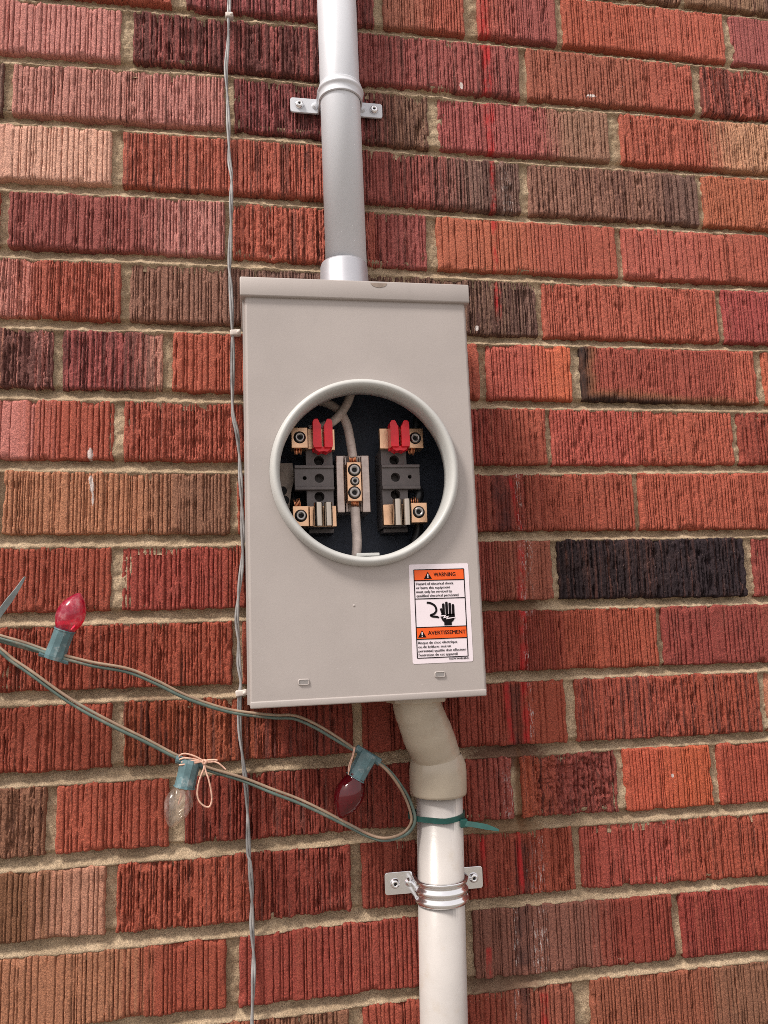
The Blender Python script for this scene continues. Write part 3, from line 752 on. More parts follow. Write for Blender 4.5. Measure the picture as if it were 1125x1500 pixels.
def terminal(side):
    L = side < 0
    if L: X0, X1, CX0, CX1 = 449, 488, 432, 489; H1, H2, H3, HS = (467.6, 674.5), (468, 700), (468, 727), (446.5, 699.6)
    else: X0, X1, CX0, CX1 = 559.5, 596.5, 560, 615; H1, H2, H3, HS = (578, 674.5), (579.5, 699.6), (579.5, 725), (600.6, 699)
    ax = at((X0 + X1) / 2, 700, YI)
    bm = bmesh.new()
    xl, xr = at(X0, 700, YI).x, at(X1, 700, YI).x
    zt, zb = at(H1[0], 657, YI).z, at(H1[0], 772, YI).z; zm1, zm2 = at(H1[0], 688, YI).z, at(H1[0], 712, YI).z
    h1, h2, h3, hs = at(*H1, YI), at(*H2, YI - .003), at(*H3, YI), at(*HS, YI - .003)
    plate(xl, xr, zb, zt, YI, -.003, [(xl, xr, zm1, zt, h1.x, h1.z, .0047), (xl, xr, zb, zm2, h3.x, h3.z, .0047)], bm)
    o = link('terminal_block', from_bm(bm), MAT['insul'], mb)
    yb = YI - .003
    cl, cr_ = at(CX0, 700, yb).x, at(CX1, 700, yb).x; ct, cb_ = at(X0, 683.5, yb).z, at(X0, 715, yb).z
    bm = bmesh.new(); ms = (hs.x + h2.x) / 2
    cells = [(cl, ms, cb_, ct, hs.x, hs.z, .0019), (ms, cr_, cb_, ct, h2.x, h2.z, .0044)] if L else [(cl, ms, cb_, ct, h2.x, h2.z, .0044), (ms, cr_, cb_, ct, hs.x, hs.z, .0019)]
    plate(cl, cr_, cb_, ct, yb, -.015, cells, bm, .012)
    sub('crossbar', from_bm(bm), MAT['insul'], o)
    bm = bmesh.new()
    for z in (ct, cb_): box(cl - .0002, cr_ + .0002, yb - .0022, yb + .006, z - .0015, z + .0015, .0006, 2, bm)
    sub('crossbar_lip', from_bm(bm), MAT['insul'], o)
    # base block below, a little narrower
    sub('base_flange', box(xl + .002, xr + .001, YI + .012, -.004, zb - .004, zb, .0005), MAT['insul'], o)
    return o
tb = {-1: terminal(-1), 1: terminal(1)}
def red_sleeve(cxp, y0p, y1p, parent):
    yf = -.062
    p0, p1 = at(cxp, y0p, yf), at(cxp, y1p, yf); H = p0.z - p1.z; x = p0.x
    bm = bmesh.new()
    for s in (-1, 1):
        a, b = x + s * .0013, x + s * .0090
        poly = [(a, p1.z + .003), (b - s * .0005, p1.z + .003), (b, p1.z + .006), (b, p0.z - .0025), (b - s * .0014, p0.z - .0004), (x + s * .0048, p0.z), (x + s * .0036, p0.z - .0012), (x + s * .0030, p0.z - .0040), (a, p0.z - .0058)]
        if s < 0: poly = poly[::-1]
        prism(poly, yf, yf + .014, bm, .0003)
        box(min(a, b), max(a, b), yf + .012, yf + .018, p1.z + .002, p0.z - .004, .0008, 2, bm)
    poly = [(x - .0078, p1.z + .0046), (x - .0066, p1.z + .0012), (x - .0036, p1.z - .0006), (x, p1.z + .0008), (x + .0036, p1.z - .0006), (x + .0066, p1.z + .0012), (x + .0078, p1.z + .0046), (x, p1.z + .0038)]
    prism(poly[::-1], yf + .003, yf + .016, bm, .0006)
    return sub('red_sleeve', from_bm(bm), MAT['red'], parent)
def jaw(px0, px1, pyt, pyb, parent, name='jaw'):
    """two rolled spring leaves of a meter jaw"""
    yf = -.060
    c = at((px0 + px1) / 2, (pyt + pyb) / 2, yf); t = at(c.x, pyt, yf).z; t = at((px0 + px1) / 2, pyt, yf).z; b = at((px0 + px1) / 2, pyb, yf).z
    for s in (-1, 1):
        pr = [(.0062, .022), (.0055, .016), (.0030, .011), (.0016, .006), (.0014, .003), (.0024, .0008), (.0044, 0), (.0064, .0008), (.0074, .003), (.0076, .006)]
        bm = bmesh.new(); th = .0009
        ex = []
        for i, (u, v) in enumerate(pr):
            u0, v0 = pr[max(0, i - 1)]; u1, v1 = pr[min(len(pr) - 1, i + 1)]; dl = math.hypot(u1 - u0, v1 - v0); nx_, ny = -(v1 - v0) / dl, (u1 - u0) / dl
            ex.append(((u, v), (u + nx_ * th * -1, v + ny * th * -1)))
        loop = [e[0] for e in ex] + [e[1] for e in ex[::-1]]
        A = [bm.verts.new((c.x + s * u, yf + v, t)) for u, v in loop]; B = [bm.verts.new((c.x + s * u, yf + v, b - (.0014 if v < .004 else 0))) for u, v in loop]
        n = len(loop)
        for i in range(n): bm.faces.new((A[i], A[(i + 1) % n], B[(i + 1) % n], B[i]))
        m_ = len(pr)
        for fc in bm.faces: fc.smooth = True
        A = [bm.verts.new(v.co) for v in A]; B = [bm.verts.new(v.co) for v in B]
        for i in range(m_ - 1):
            bm.faces.new((A[i], A[i + 1], A[n - 2 - i], A[n - 1 - i])); bm.faces.new((B[i], B[i + 1], B[n - 2 - i], B[n - 1 - i]))
        sub(name, from_bm(bm), MAT['tin'], parent)
def lugset(parent, lug, strip, edge, scr, st):
    # heavy copper bar with a stepped edge
    sub('copper_bar', lug_box(*strip, YC + .0025, YC + .010), MAT['copper'], parent)
    if edge: sub('bar_edge', lug_box(*edge, YC - .001, YC + .006), MAT['copper'], parent)
    l_ = sub('lug', lug_box(*lug, YC - .004, YC + .012), MAT['copper'], parent)
    screw(scr[0], scr[1], YC - .004, .0047, parent)
    if st: strands(*st[:7], parent, *st[7:])
o = tb[-1]
lugset(o, (427, 452, 625, 655.5), (451.5, 491, 627.5, 657.5), (484.5, 491, 628, 659), (439.6, 640), (437, 655, YC, 5, 9, .006, -1))
red_sleeve(473.2, 612.5, 659.5, o)
lugset(o, (428.5, 452.5, 740.5, 770.5), (452, 489, 741, 771), (485, 492.6, 740.5, 771), (440.4, 754.8), (437, 742, YC, 5, 8, .008, 1, -.002))
sub('bar_rib', lug_box(453, 459.5, 741.5, 770.5, YC - .0015, YC + .005), MAT['copper'], o)
jaw(463, 485, 735, 767, o)
o = tb[1]
lugset(o, (599.5, 621, 628, 657), (558, 600, 628, 657.5), (557, 570.5, 627.5, 657.5), (608.8, 642.6), (603.5, 657, YC, 5, 8, .006, -1))
red_sleeve(586.2, 615.5, 659, o)
lugset(o, (602, 626, 737, 766.5), (562, 603, 739, 769), (561.5, 575, 739.5, 769.5), (613.2, 750.8), (608, 738, YC + .004, 4, 9, .006, 1))
jaw(579.5, 601, 731, 767, o)
# ---- neutral bar
def rail_mesh(px0, px1, pyt, pyb, y0, y1, bm=None): return lug_box(px0, px1, pyt, pyb, y0, y1, .0007, bm)
nb = link('neutral_bar', lug_box(503, 532, 667, 750, -.026, -.003), MAT['rail'], mb)
for a in ((493.5, 504.5), (530.5, 541.8)): sub('rail', rail_mesh(a[0], a[1], 667, 750.5, -.040, -.004), MAT['rail'], nb)
for a in ((505.6, 509.5), (527, 530)): sub('rail_lip', rail_mesh(a[0], a[1], 669, 750, -.032, -.020), MAT['rail'], nb)
sub('neutral_lug', lug_box(509, 529.5, 676.5, 734, -.046, -.030), MAT['copper'], nb)
screw(519.3, 688.3, -.046, .0050, nb); screw(519.3, 721.6, -.046, .0050, nb); screw(520, 704.7, -.0462, .0036, nb, 'centre_screw')
strands(518, 677, -.040, 6, 9, .009, 1, nb, -.001)
strands(520, 733, -.040, 6, 9, .006, -1, nb)
# bracket plate at the left of the housing
pl = [(408.5, 677), (429, 677), (430.5, 690), (430.5, 707), (426, 718), (424.5, 745), (408, 745)]
q = [at(x, y, -.030) for x, y in pl]
br_ = link('bracket', prism([(v.x, v.z) for v in q][::-1], -.030, -.006, bev=.0006), MAT['bracket'], mb)
for px, py, r in ((414, 718, .0042), (416.5, 732, .0046)):
    p = at(px, py, -.0302); sub('bracket_hole', lathe([(0, .0002), (r, .0002), (r, -.001)], (p.x, -.0302, p.z), (0, -1, 0), 20), MAT['hole'], br_)

# ---- warning sticker
SY = FY - .0002
stl, str_, sbl, sbr = at(597, 828, SY), at(684, 826, SY), at(603.3, 973, SY), at(691.8, 970.5, SY)
sc = (stl + str_ + sbl + sbr) / 4; SW = ((str_ - stl).length + (sbr - sbl).length) / 2; SH = ((stl - sbl).length + (str_ - sbr).length) / 2
e_x = ((str_ - stl) + (sbr - sbl)).normalized(); ang = math.atan2(e_x.z, e_x.x)
def S(u, v, lift=0.0):                         # sticker coordinates: u right, v down, 0..1
    dx, dz = (u - .5) * SW, (.5 - v) * SH
    return Vector((sc.x + dx * math.cos(ang) - dz * math.sin(ang), SY - lift, sc.z + dx * math.sin(ang) + dz * math.cos(ang)))
def flat(name, poly, lift, mat, parent, thick=.00012):
    q = [S(u, v, lift) for u, v in poly]
    bm = bmesh.new(); f = [bm.verts.new(v) for v in q]; b = [bm.verts.new(v + Vector((0, thick, 0))) for v in q]
    F = bm.faces.new(f); n = len(q); F.normal_update()
    bmesh.ops.triangulate(bm, faces=[F], ngon_method='EAR_CLIP')
    for i in range(n): bm.faces.new((f[i], b[i], b[(i + 1) % n], f[(i + 1) % n]))
    return link(name, from_bm(bm), mat, parent)
asp = SW / SH
def rrect(u0, u1, v0, v1, r=0.0):
    if not r: return [(u0, v0), (u1, v0), (u1, v1), (u0, v1)]
    return [(u, v) for u, v in [(x, z / 1.0) for x, z in round_rect(u0, u1, v0 / asp, v1 / asp, r)] for v in [v * asp]]
stk = flat('warning_sticker', rrect(0, 1, 0, 1, .03), .0001, MAT['sticker'], mb, .0003)
stk['label'] = 'white and orange electrical hazard sticker with a shocked hand symbol'
U0, U1 = .078, .918
V = [.056, .166, .352, .640, .758, .945]
flat('orange_band', rrect(U0, U1, V[0], V[1]), .00022, MAT['orange'], stk); flat('orange_band', rrect(U0, U1, V[3], V[4]), .00022, MAT['orange'], stk)
lw, lh = .007, .007 * asp
bm_lines = [(U0 - lw, U0 + lw, V[0], V[5]), (U1 - lw, U1 + lw, V[0], V[5])] + [(U0, U1, v - lh, v + lh) for v in V]
for a in bm_lines: flat('frame_line', rrect(*a), .00034, MAT['ink'], stk)
def text(s, u, v, height, width=None, bold=0.0, lift=.00036, mat='ink', align='LEFT'):
    cu = bpy.data.curves.new('t', 'FONT'); cu.body = s; cu.size = 1; cu.align_x = align; cu.resolution_u = 3; cu.offset = bold
    ob = bpy.data.objects.new('t', cu); C.objects.link(ob)
    bpy.context.view_layer.update()
    me = bpy.data.meshes.new_from_object(ob.evaluated_get(bpy.context.evaluated_depsgraph_get()))
    bpy.data.objects.remove(ob)
    xs_ = [vv.co.x for vv in me.vertices]; w0, w1 = min(xs_), max(xs_)
    kx = (width * SW / (w1 - w0)) if width else height * SH
    ky = height * SH
    for vv in me.vertices:
        x, y = (vv.co.x - w0) * kx, vv.co.y * ky
        b0 = S(u, v, lift)
        vv.co = b0 + Vector((x * math.cos(ang) - y * math.sin(ang), 0, x * math.sin(ang) + y * math.cos(ang)))
    me.materials.clear()
    bm = bmesh.new(); bm.from_mesh(me); dup_ = bmesh.ops.duplicate(bm, geom=bm.faces[:])
    bmesh.ops.translate(bm, verts=[q for q in dup_['geom'] if isinstance(q, bmesh.types.BMVert)], vec=(.00013 if height < .045 else .0002, -.00003, .0))
    bm.to_mesh(me); bm.free()
    return link('lettering', me, MAT[mat], stk)
text('WARNING', .405, .128, .058, .365, .0); text('AVERTISSEMENT', .268, .716, .055, .625, .0)
for i, (s, w) in enumerate((('Hazard of electrical shock', .625), ('or burn; this equipment', .565), ('must only be serviced by', .595), ('qualified electrical personnel', .700))):
    text(s, .105, .212 + i * .0405, .038, w, .0)
for i, (s, w) in enumerate((('Risque de choc électrique', .645), ('ou de brûlure: seul un', .535), ('personnel qualifié doit effectuer', .790), ("l'entretien de cet appareil", .640))):
    text(s, .100, .806 + i * .0405, .037, w, .0)
text('56070-WARNING', .600, .972, .026, .33, 0)
def tri(u, v, w, h):
    t = flat('alert_triangle', [(u, v - h / 2), (u + w / 2, v + h / 2), (u - w / 2, v + h / 2)], .00036, MAT['ink'], stk)
    flat('alert_mark', rrect(u - .009, u + .009, v - h * .22, v + h * .18), .0005, MAT['sticker'], stk); flat('alert_mark', rrect(u - .009, u + .009, v + h * .27, v + h * .38), .0005, MAT['sticker'], stk)
tri(.308, .115, .135, .072); tri(.172, .704, .135, .074)
# hand struck by a cord
def stroke(pts, w, lift=.00036, mat='ink', name='shock_symbol'):
    P2 = [Vector((u, v * SH / SW, 0)) for u, v in pts]; Pp = spline(P2, 6) if len(P2) > 2 else P2
    Lf, Rt = [], []
    for i, p_ in enumerate(Pp):
        t_ = (Pp[min(i + 1, len(Pp) - 1)] - Pp[max(i - 1, 0)]).normalized(); n_ = Vector((-t_.y, t_.x, 0)) * w / 2
        Lf.append(((p_ + n_).x, (p_ + n_).y * SW / SH)); Rt.append(((p_ - n_).x, (p_ - n_).y * SW / SH))
    bm = bmesh.new()
    A = [bm.verts.new(S(u, v, lift)) for u, v in Lf]; B = [bm.verts.new(S(u, v, lift)) for u, v in Rt]
    for i in range(len(A) - 1): bm.faces.new((A[i], A[i + 1], B[i + 1], B[i]))
    link(name, from_bm(bm), MAT[mat], stk)
stroke([(.270, .392), (.330, .398), (.400, .425), (.425, .470), (.390, .505), (.330, .520), (.355, .533), (.420, .538), (.462, .545)], .034)
for u, v0, v1 in ((.545, .405, .53), (.598, .388, .53), (.652, .400, .53), (.706, .415, .53)): flat('shock_symbol', rrect(u - .021, u + .021, v0, v1, .018), .00036, MAT['ink'], stk)
stroke([(.498, .455), (.515, .490), (.535, .530)], .034)
flat('shock_symbol', [(.500, .515), (.728, .512), (.728, .555), (.700, .585), (.672, .598), (.672, .628), (.548, .628), (.548, .598), (.520, .580), (.500, .555)], .00036, MAT['ink'], stk)
flat('shock_bolt', [(.455, .527), (.590, .521), (.562, .541), (.632, .532), (.604, .553), (.735, .545), (.735, .553), (.575, .567), (.605, .547), (.530, .556), (.552, .534), (.455, .539)], .0005, MAT['sticker'], stk)

# ------------------------------------------------------------------ wires in the box
def wire(name, pts, rad, mat, label, cat='wire', group=None):
    P3 = spline([at(*q) for q in pts], 8)
    o_ = link(name, tube(P3, rad, 14), MAT[mat], smooth=True)
    return tag(o_, label, cat, group)
wire('neutral_wire', [(520, 744, -.038), (521.5, 770, -.040), (523, 795, -.042), (521, 825, -.042), (516, 880, -.03), (530, 960, -.03)], .0045, 'wire_white', 'thick white wire dropping from the bottom of the neutral lug')
wire('neutral_wire', [(517, 671, -.037), (513, 645, -.036), (508, 622, -.033), (498, 603, -.028), (482, 592, -.024), (464, 587, -.02), (440, 584, -.02)], .0044, 'wire_white', 'white wire arching up from the neutral lug to the upper left')
wire('line_wire', [(516, 560, -.030), (514, 575, -.032), (508, 592, -.034), (498, 607, -.035), (487, 618, -.034), (470, 626, -.030), (452, 630, -.03)], .0043, 'wire_white', 'white wire curving from the conduit down behind the left red clip')
wire('line_wire', [(603, 570, -.02), (612, 592, -.025), (612, 612, -.034), (610, 630, -.036)], .0045, 'wire_black', 'black wire running down to the upper right lug')
wire('load_wire', [(613, 762, -.030), (612, 780, -.03), (606, 800, -.03), (600, 830, -.03), (600, 880, -.03)], .0046, 'wire_black', 'black wire leaving the lower right lug downward')
wire('load_wire', [(606, 712, -.03), (614, 722, -.036), (612, 733, -.036), (608, 742, -.034)], .0046, 'wire_black', 'short black wire bent into the top of the lower right lug')
wire('load_wire', [(436, 712, -.014), (432, 725, -.02), (433, 738, -.034), (436, 744, -.036)], .0042, 'wire_black', 'black wire bent into the top of the lower left lug')

# ------------------------------------------------------------------ conduits and straps
def pipe_seg(a, b, rad, seg=48):
    a, b = Vector(a), Vector(b); L = (b - a).length
    return lathe([(rad * .9, 0), (rad, 0), (rad, L), (rad * .9, L)], a, b - a, seg)
RP = .0206
ec = thing('metal_conduit', 'round galvanised metal conduit rising from the top of the meter box', 'conduit', (.0932, -.0215, .20))
link('pipe', pipe_seg((.0935, -.0215, .215), (.0879, -.0215, .70), RP), MAT['emt'], ec, True)
def strap(zc, xc, R0, yaxis, h, ears, label, ridges, mat, name='pipe_strap', screws=(), neck=True):
    t = thing(name, label, 'pipe strap', (xc, 0, zc), 'two-eared pipe straps on the wall')
    prof = []
    for i in range(25):
        u = i / 24; z = (u - .5) * h
        prof.append((z, .0016 + ridges(u)))
    angs = [None] + [R(a) for a in np.linspace(-8, 188, 50)] + [None]
    bm = bmesh.new(); grid = []
    for ia, a in enumerate(angs):
        rowv = []
        for z, dr in prof:
            rr_ = R0 + dr
            if a is None:
                s = 1 if ia == 0 else -1
                rowv.append(bm.verts.new((xc + s * rr_ * .99, -.0005, zc + z)))
            else: rowv.append(bm.verts.new((xc + rr_ * math.cos(a), yaxis - rr_ * math.sin(a), zc + z)))
        grid.append(rowv)
    for A, B in zip(grid, grid[1:]):
        for i in range(len(prof) - 1): bm.faces.new((A[i], A[i + 1], B[i + 1], B[i]))
    # inner lip so that the band has thickness
    for side in (0, -1):
        inner = []
        for ia, a in enumerate(angs):
            z, dr = prof[side]; rr_ = R0 + .0003
            if a is None: inner.append(bm.verts.new((xc + (1 if ia == 0 else -1) * rr_ * .99, -.0005, zc + z)))
            else: inner.append(bm.verts.new((xc + rr_ * math.cos(a), yaxis - rr_ * math.sin(a), zc + z)))
        for i in range(len(angs) - 1): bm.faces.new((grid[i][side], grid[i + 1][side], inner[i + 1], inner[i]))
    link('band', from_bm(bm), MAT[mat], t, True)
    for (x0, x1, z0, z1, sx, sz, tiltz) in ears:
        bm = bmesh.new()
        prism(round_rect(x0, x1, z0, z1, .0026, 3), -.0042, -.0022, bm, .0004)
        # raised rib that stiffens the ear next to the band
        inner = x1 if abs(x1 - xc) < abs(x0 - xc) else x0; sg = 1 if inner == x0 else -1
        rz = (z0 + z1) / 2
        if neck:
            lathe([(.0, .0030), (.0022, .0026), (.0036, .0010), (.0042, 0)], (inner + sg * .0035, -.0042, rz), (0, -1, 0), 20, bm)
        if tiltz:
            bmesh.ops.rotate(bm, verts=bm.verts, cent=(xc, 0, zc), matrix=Matrix.Rotation(tiltz, 3, 'Y'))
        e = link('ear', from_bm(bm), MAT[mat], t)
        sub('screw_head', lathe([(0, .0022), (.0014, .0022), (.0016, .0034), (.0030, .0032), (.0042, .0018), (.0046, .0004), (.0046, 0)], (sx, -.0042, sz), (0, -1, 0), 24), MAT['zinc'], e, True)
        sub('screw_socket', lathe([(0, .0026), (.0013, .0026), (.0014, .0018)], (sx, -.0042, sz), (0, -1, 0), 6), MAT['hole'], e)
    return t
g1 = lambda u: .0020 * math.exp(-((u - .62) / .15) ** 2) + .0005 * math.exp(-((u - .05) / .1) ** 2)
a, b = at(425.5, 154, -.004), at(560, 163, -.004); s1, s2 = at(438.5, 153.5, -.004), at(547.5, 161.5, -.004)
zc = (s1.z + s2.z) / 2; xc = .0914
strap(zc + .0005, xc, RP, -.0215, .0165, [(a.x, xc - RP - .0005, s1.z - .0085, s1.z + .0080, s1.x, s1.z, 0), (xc + RP + .0005, b.x, s2.z - .0085, s2.z + .0080, s2.x, s2.z, 0)],
      'galvanised two-eared strap holding the metal conduit above the meter box', g1, 'emt')

pv = thing('plastic_conduit', 'white plastic conduit leaving the bottom of the meter box through a beige offset bend', 'conduit', (.165, -.022, -.6))
RV = .0212
def px_axis(z): return .1672 + (.1637 - .1672) * (z + .297) / (-.465 + .297)
link('pipe', pipe_seg((px_axis(-.262), -.0225, -.262), (px_axis(-.80), -.0225, -.80), RV), MAT['pvc'], pv, True)
# offset bend: comes out of the box in front and steps back to the wall, then a bell over the pipe
T = at(611, 1030, -.043); A1 = at(616, 1048, -.041); B0 = at(636, 1098, -.028); B1 = at(641, 1118, -.0235); B2 = at(642, 1163, -.0228)
ta = at(611, 990, -.044)
path = [ta, T, A1, at(625, 1072, -.036), B0, at(640, 1112, -.025), B1]
Pp = spline(path, 8)
n_ = len(Pp)
rad = [.0220 * (1 + .05 * math.exp(-((i / n_ - .52) / .10) ** 2) + .03 * math.exp(-((i / n_ - .86) / .06) ** 2) + .006 * math.sin(i * 1.1)) for i in range(n_)]
bm = bmesh.new(); tube(Pp, rad, 40, bm)
fit = link('offset_bend', from_bm(bm), MAT['pvc_beige'], pv, True)
D = (B2 - B1).normalized(); L = (B2 - B1).length
sub('bell', lathe([(.0222, -.009), (.0240, -.005), (.0258, .000), (.0264, .006), (.0262, L - .003), (.0258, L - .0006), (.0240, L), (.0214, L)], B1, D, 48), MAT['pvc_beige'], fit, True)
q = at(610, 1029, -.043)
sub('lock_nut', lathe([(.0215, 0), (.0274, 0), (.0282, .001), (.0282, .0058), (.0274, .0068), (.0222, .0068)], (q.x, -.043, -.1828), (0, 0, -1), 10, wob=None), MAT['pvc_beige'], fit)
g2 = lambda u: .0020 * abs(math.sin(u * math.pi * 2.5 + .35)) ** 1.4
s1, s2 = at(578.5, 1294, -.004), at(693.5, 1285.5, -.004)
a, b = at(563.5, 1293, -.004), at(707, 1285, -.004); xc = px_axis(s1.z - .004); zc = (s1.z + s2.z) / 2
strap(zc - .0015, xc, RV, -.0225, .0205, [(a.x, xc - RV - .001, s1.z - .0098, s1.z + .0098, s1.x, s1.z, 0), (xc + RV + .001, b.x, s2.z - .0098, s2.z + .0098, s2.x, s2.z, 0)],
      'bright zinc two-eared strap holding the white plastic conduit', g2, 'zinc')

# ------------------------------------------------------------------ telephone cable and its clips
cab = [(345, -700), (338, -300), (337, -60), (336, 0), (335, 23), (334, 64), (331, 100), (332.5, 132), (334, 167), (335, 199), (336, 235), (339, 260), (338.5, 295), (338, 338), (336, 391), (338, 423), (340, 480), (341, 512), (340.6, 569), (341, 605), (347, 633), (350, 661),
       (352, 697), (354, 736), (355.6, 779), (355, 820), (350, 866), (347, 905), (349.5, 941), (350, 973), (352.7, 998), (351, 1023), (351, 1069), (355.6, 1111), (360, 1147), (362.7, 1193), (364, 1247), (366, 1265), (369, 1313), (369, 1356), (371.5, 1402), (371, 1438), (369, 1500), (369, 1560), (373, 1800), (375, 2200)]
P3 = spline([at(x, y, -.0045 - .0015 * math.sin(i * 1.7)) for i, (x, y) in enumerate(cab)], 10)
tc_ = thing('telephone_cable', 'thin grey twisted cable running down the wall past the left side of the box', 'cable', (P3[-1].x, 0, P3[-1].z))
for sgn in (0, math.pi):
    pts = [];
    for i, p_ in enumerate(P3):
        w_ = i * .16 + .9 * math.sin(i * .05) + sgn
        pts.append(p_ + Vector((.00105 * math.cos(w_), .00105 * math.sin(w_), 0)))
    link('cable_core', tube(pts, .0012, 8), MAT['cable'], tc_, True)
cl_lab = ['small white nail clip on the grey cable near the top edge of the wall', 'small white nail clip on the grey cable beside the upper left of the box', 'small white nail clip on the grey cable at the lower left corner of the box']
for (px, py, wd), lb in zip(((336, 23, .008), (345, 487.5, .0105), (353.5, 1015, .0105)), cl_lab):
    p = at(px, py, -.006); t = thing('cable_clip', lb, 'cable clip', (p.x, 0, p.z), 'nail clips along the grey cable')
    bm = bmesh.new(); box(p.x - wd / 2, p.x + wd / 2, -.0088, -.001, p.z - .0028, p.z + .0028, .0012, 3, bm); bmesh.ops.rotate(bm, verts=bm.verts, cent=p, matrix=Matrix.Rotation(R(-6), 3, 'Y'))
    link('saddle', from_bm(bm), MAT['clip'], t, True)
    link('nail_head', lathe([(0, .0012), (.0012, .001), (.0017, .0002), (.0017, 0)], (p.x + wd * .28, -.0088, p.z), (0, -1, 0), 12), MAT['clip'], t, True)

# ------------------------------------------------------------------ string of coloured bulbs
SYD = -.040
sl = thing('string_lights', 'string of old festoon lights on green cord hanging across the wall to the white conduit', 'string lights', at(300, 1060, SYD))
up = [(-420, 800), (-220, 868), (-60, 912), (0, 932), (36, 943), (70, 956), (90, 962), (135, 973), (188, 982), (228, 998), (270, 1019), (313, 1035), (348, 1044), (400, 1050), (432, 1051), (464, 1064), (496, 1083), (521, 1099), (544, 1110), (570, 1130), (592, 1160), (603, 1186), (604.5, 1205), (592, 1221), (566, 1229), (541, 1224), (505, 1206.5), (464, 1186), (432, 1171.5), (400, 1159), (356, 1141), (306, 1126), (263, 1110), (213, 1085), (171, 1065), (124, 1040), (89, 1017), (46, 985), (18, 966), (0, 952), (-50, 915), (-220, 850), (-420, 782)]
def ydep(x, y): return SYD - .006 * math.sin(x * .013) + (.012 if x > 570 else 0)
base = [at(x, y, ydep(x, y)) for x, y in up]
cc = spline(base, 10)
def offs(path, d, wob, ph):
    out = []
    for i, p_ in enumerate(path):
        t_ = (path[min(i + 1, len(path) - 1)] - path[max(i - 1, 0)]).normalized(); n_ = Vector((-t_.z, 0, t_.x))
        q_ = min(1, max(0, (i / len(path) - .37) / .115)); tw_ = -math.cos(math.pi * q_)   # the pair turns over once in the loop
        out.append(p_ + (n_ * tw_ + Vector((0, math.sin(math.pi * q_), 0))) * d * (1 + .35 * math.sin(i * .09 + ph)) + Vector((0, wob * math.sin(i * .11 + ph), 0)))
    return out
half = int(len(cc) * .53)
link('cord', tube(offs(cc, .0013, .0008, 0), .00140, 10), MAT['cord_green'], sl, True)
link('cord', tube(offs(cc, -.0013, .0008, 2), .00125, 10), MAT['cord_tan'], sl, True)
e = spline([at(-420, 812, -.036), at(-220, 880, -.036), at(-60, 925, -.036), at(0, 939, -.036), at(36, 949, -.038), at(70, 958, -.04)], 8); link('cord', tube(e, .0015, 8), MAT['cord_green'], sl, True)
def lamp(s0, s1, tip, wmax, mat, Y, label, twist=0.0, hollow=False):
    """socket from its cord end s0 to its mouth s1, bulb on to the tip"""
    a_, b_, c_ = at(*s0, Y), at(*s1, Y - .001), at(*tip, Y - .003)
    D = (b_ - a_).normalized(); Ls = (b_ - a_).length; r = .0088
    so_ = link('lamp_socket', lathe([(0, -.002), (r * .95, -.002), (r * 1.02, .001), (r * .96, Ls * .45), (r * .97, Ls * .95), (r * 1.06, Ls * .96), (r * 1.06, Ls), (r * .88, Ls), (r * .86, Ls * .8)], a_, D, 10), MAT['socket'], sl)
    # cord clamp across the foot
    sd_ = D.cross(Vector((0, 1, 0))).normalized()
    sub('cord_clamp', tube([a_ - sd_ * .0125, a_ + sd_ * .0125], .0033, 10), MAT['socket'], so_)
    Db = (c_ - b_).normalized(); Lb = (c_ - b_).length; w = wmax
    pr = [(.62, -.10), (.66, 0), (.80, .10), (.93, .22), (1.0, .36), (.97, .50), (.84, .65), (.62, .79), (.40, .89), (.24, .95), (.12, .985), (0, 1.0)]
    pts2 = [Vector((q_[0], q_[1], 0)) for q_ in pr]; sm = spline(pts2, 4); prof = [(max(0, v.x) * w, v.y * Lb) for v in sm]; prof[-1] = (0, Lb)
    wob = (lambda an, h_: 1 + .055 * math.cos(8 * (an + twist * h_ / Lb))) if twist else None
    bm = bmesh.new(); lathe(prof, b_, Db, 64 if twist else 32, bm, wob)
    if hollow:
        th = .0007; pin = [(max(0, r_ - th), h_) for r_, h_ in prof[:-1]] + [(0, Lb - th * 1.5)]
        me1 = from_bm(bm); bm2 = bmesh.new(); lathe(pin, b_, Db, 64, bm2, wob); me2 = from_bm(bm2)
        bm = bmesh.new(); bm.from_mesh(me1); k0 = len(bm.faces); bm.from_mesh(me2); bm.faces.ensure_lookup_table(); bmesh.ops.reverse_faces(bm, faces=bm.faces[k0:])
        me = bpy.data.meshes.new('m'); bm.to_mesh(me); bm.free()
    else: me = from_bm(bm)
    bo = sub('bulb', me, MAT[mat], so_, True); bo['label'] = label
    return so_, b_, Db, Lb
lamp((80, 962), (95, 922), (117, 868.5), .0120, 'bulb_pink', -.043, 'faded red bulb pointing up')
so_, b_, Db, Lb = lamp((279, 1116), (270, 1154), (249, 1212), .0113, 'bulb_clear', -.045, 'clear fluted bulb pointing down', 2.2)
sub('stem', lathe([(.0030, -.002), (.0030, .003), (.0012, .006), (.0006, .014), (0, .0145)], b_, Db, 14), MAT['twine'], so_, True)
lamp((539, 1106), (520, 1140), (498.5, 1199), .0128, 'bulb_red', -.045, 'dark red bulb pointing down')

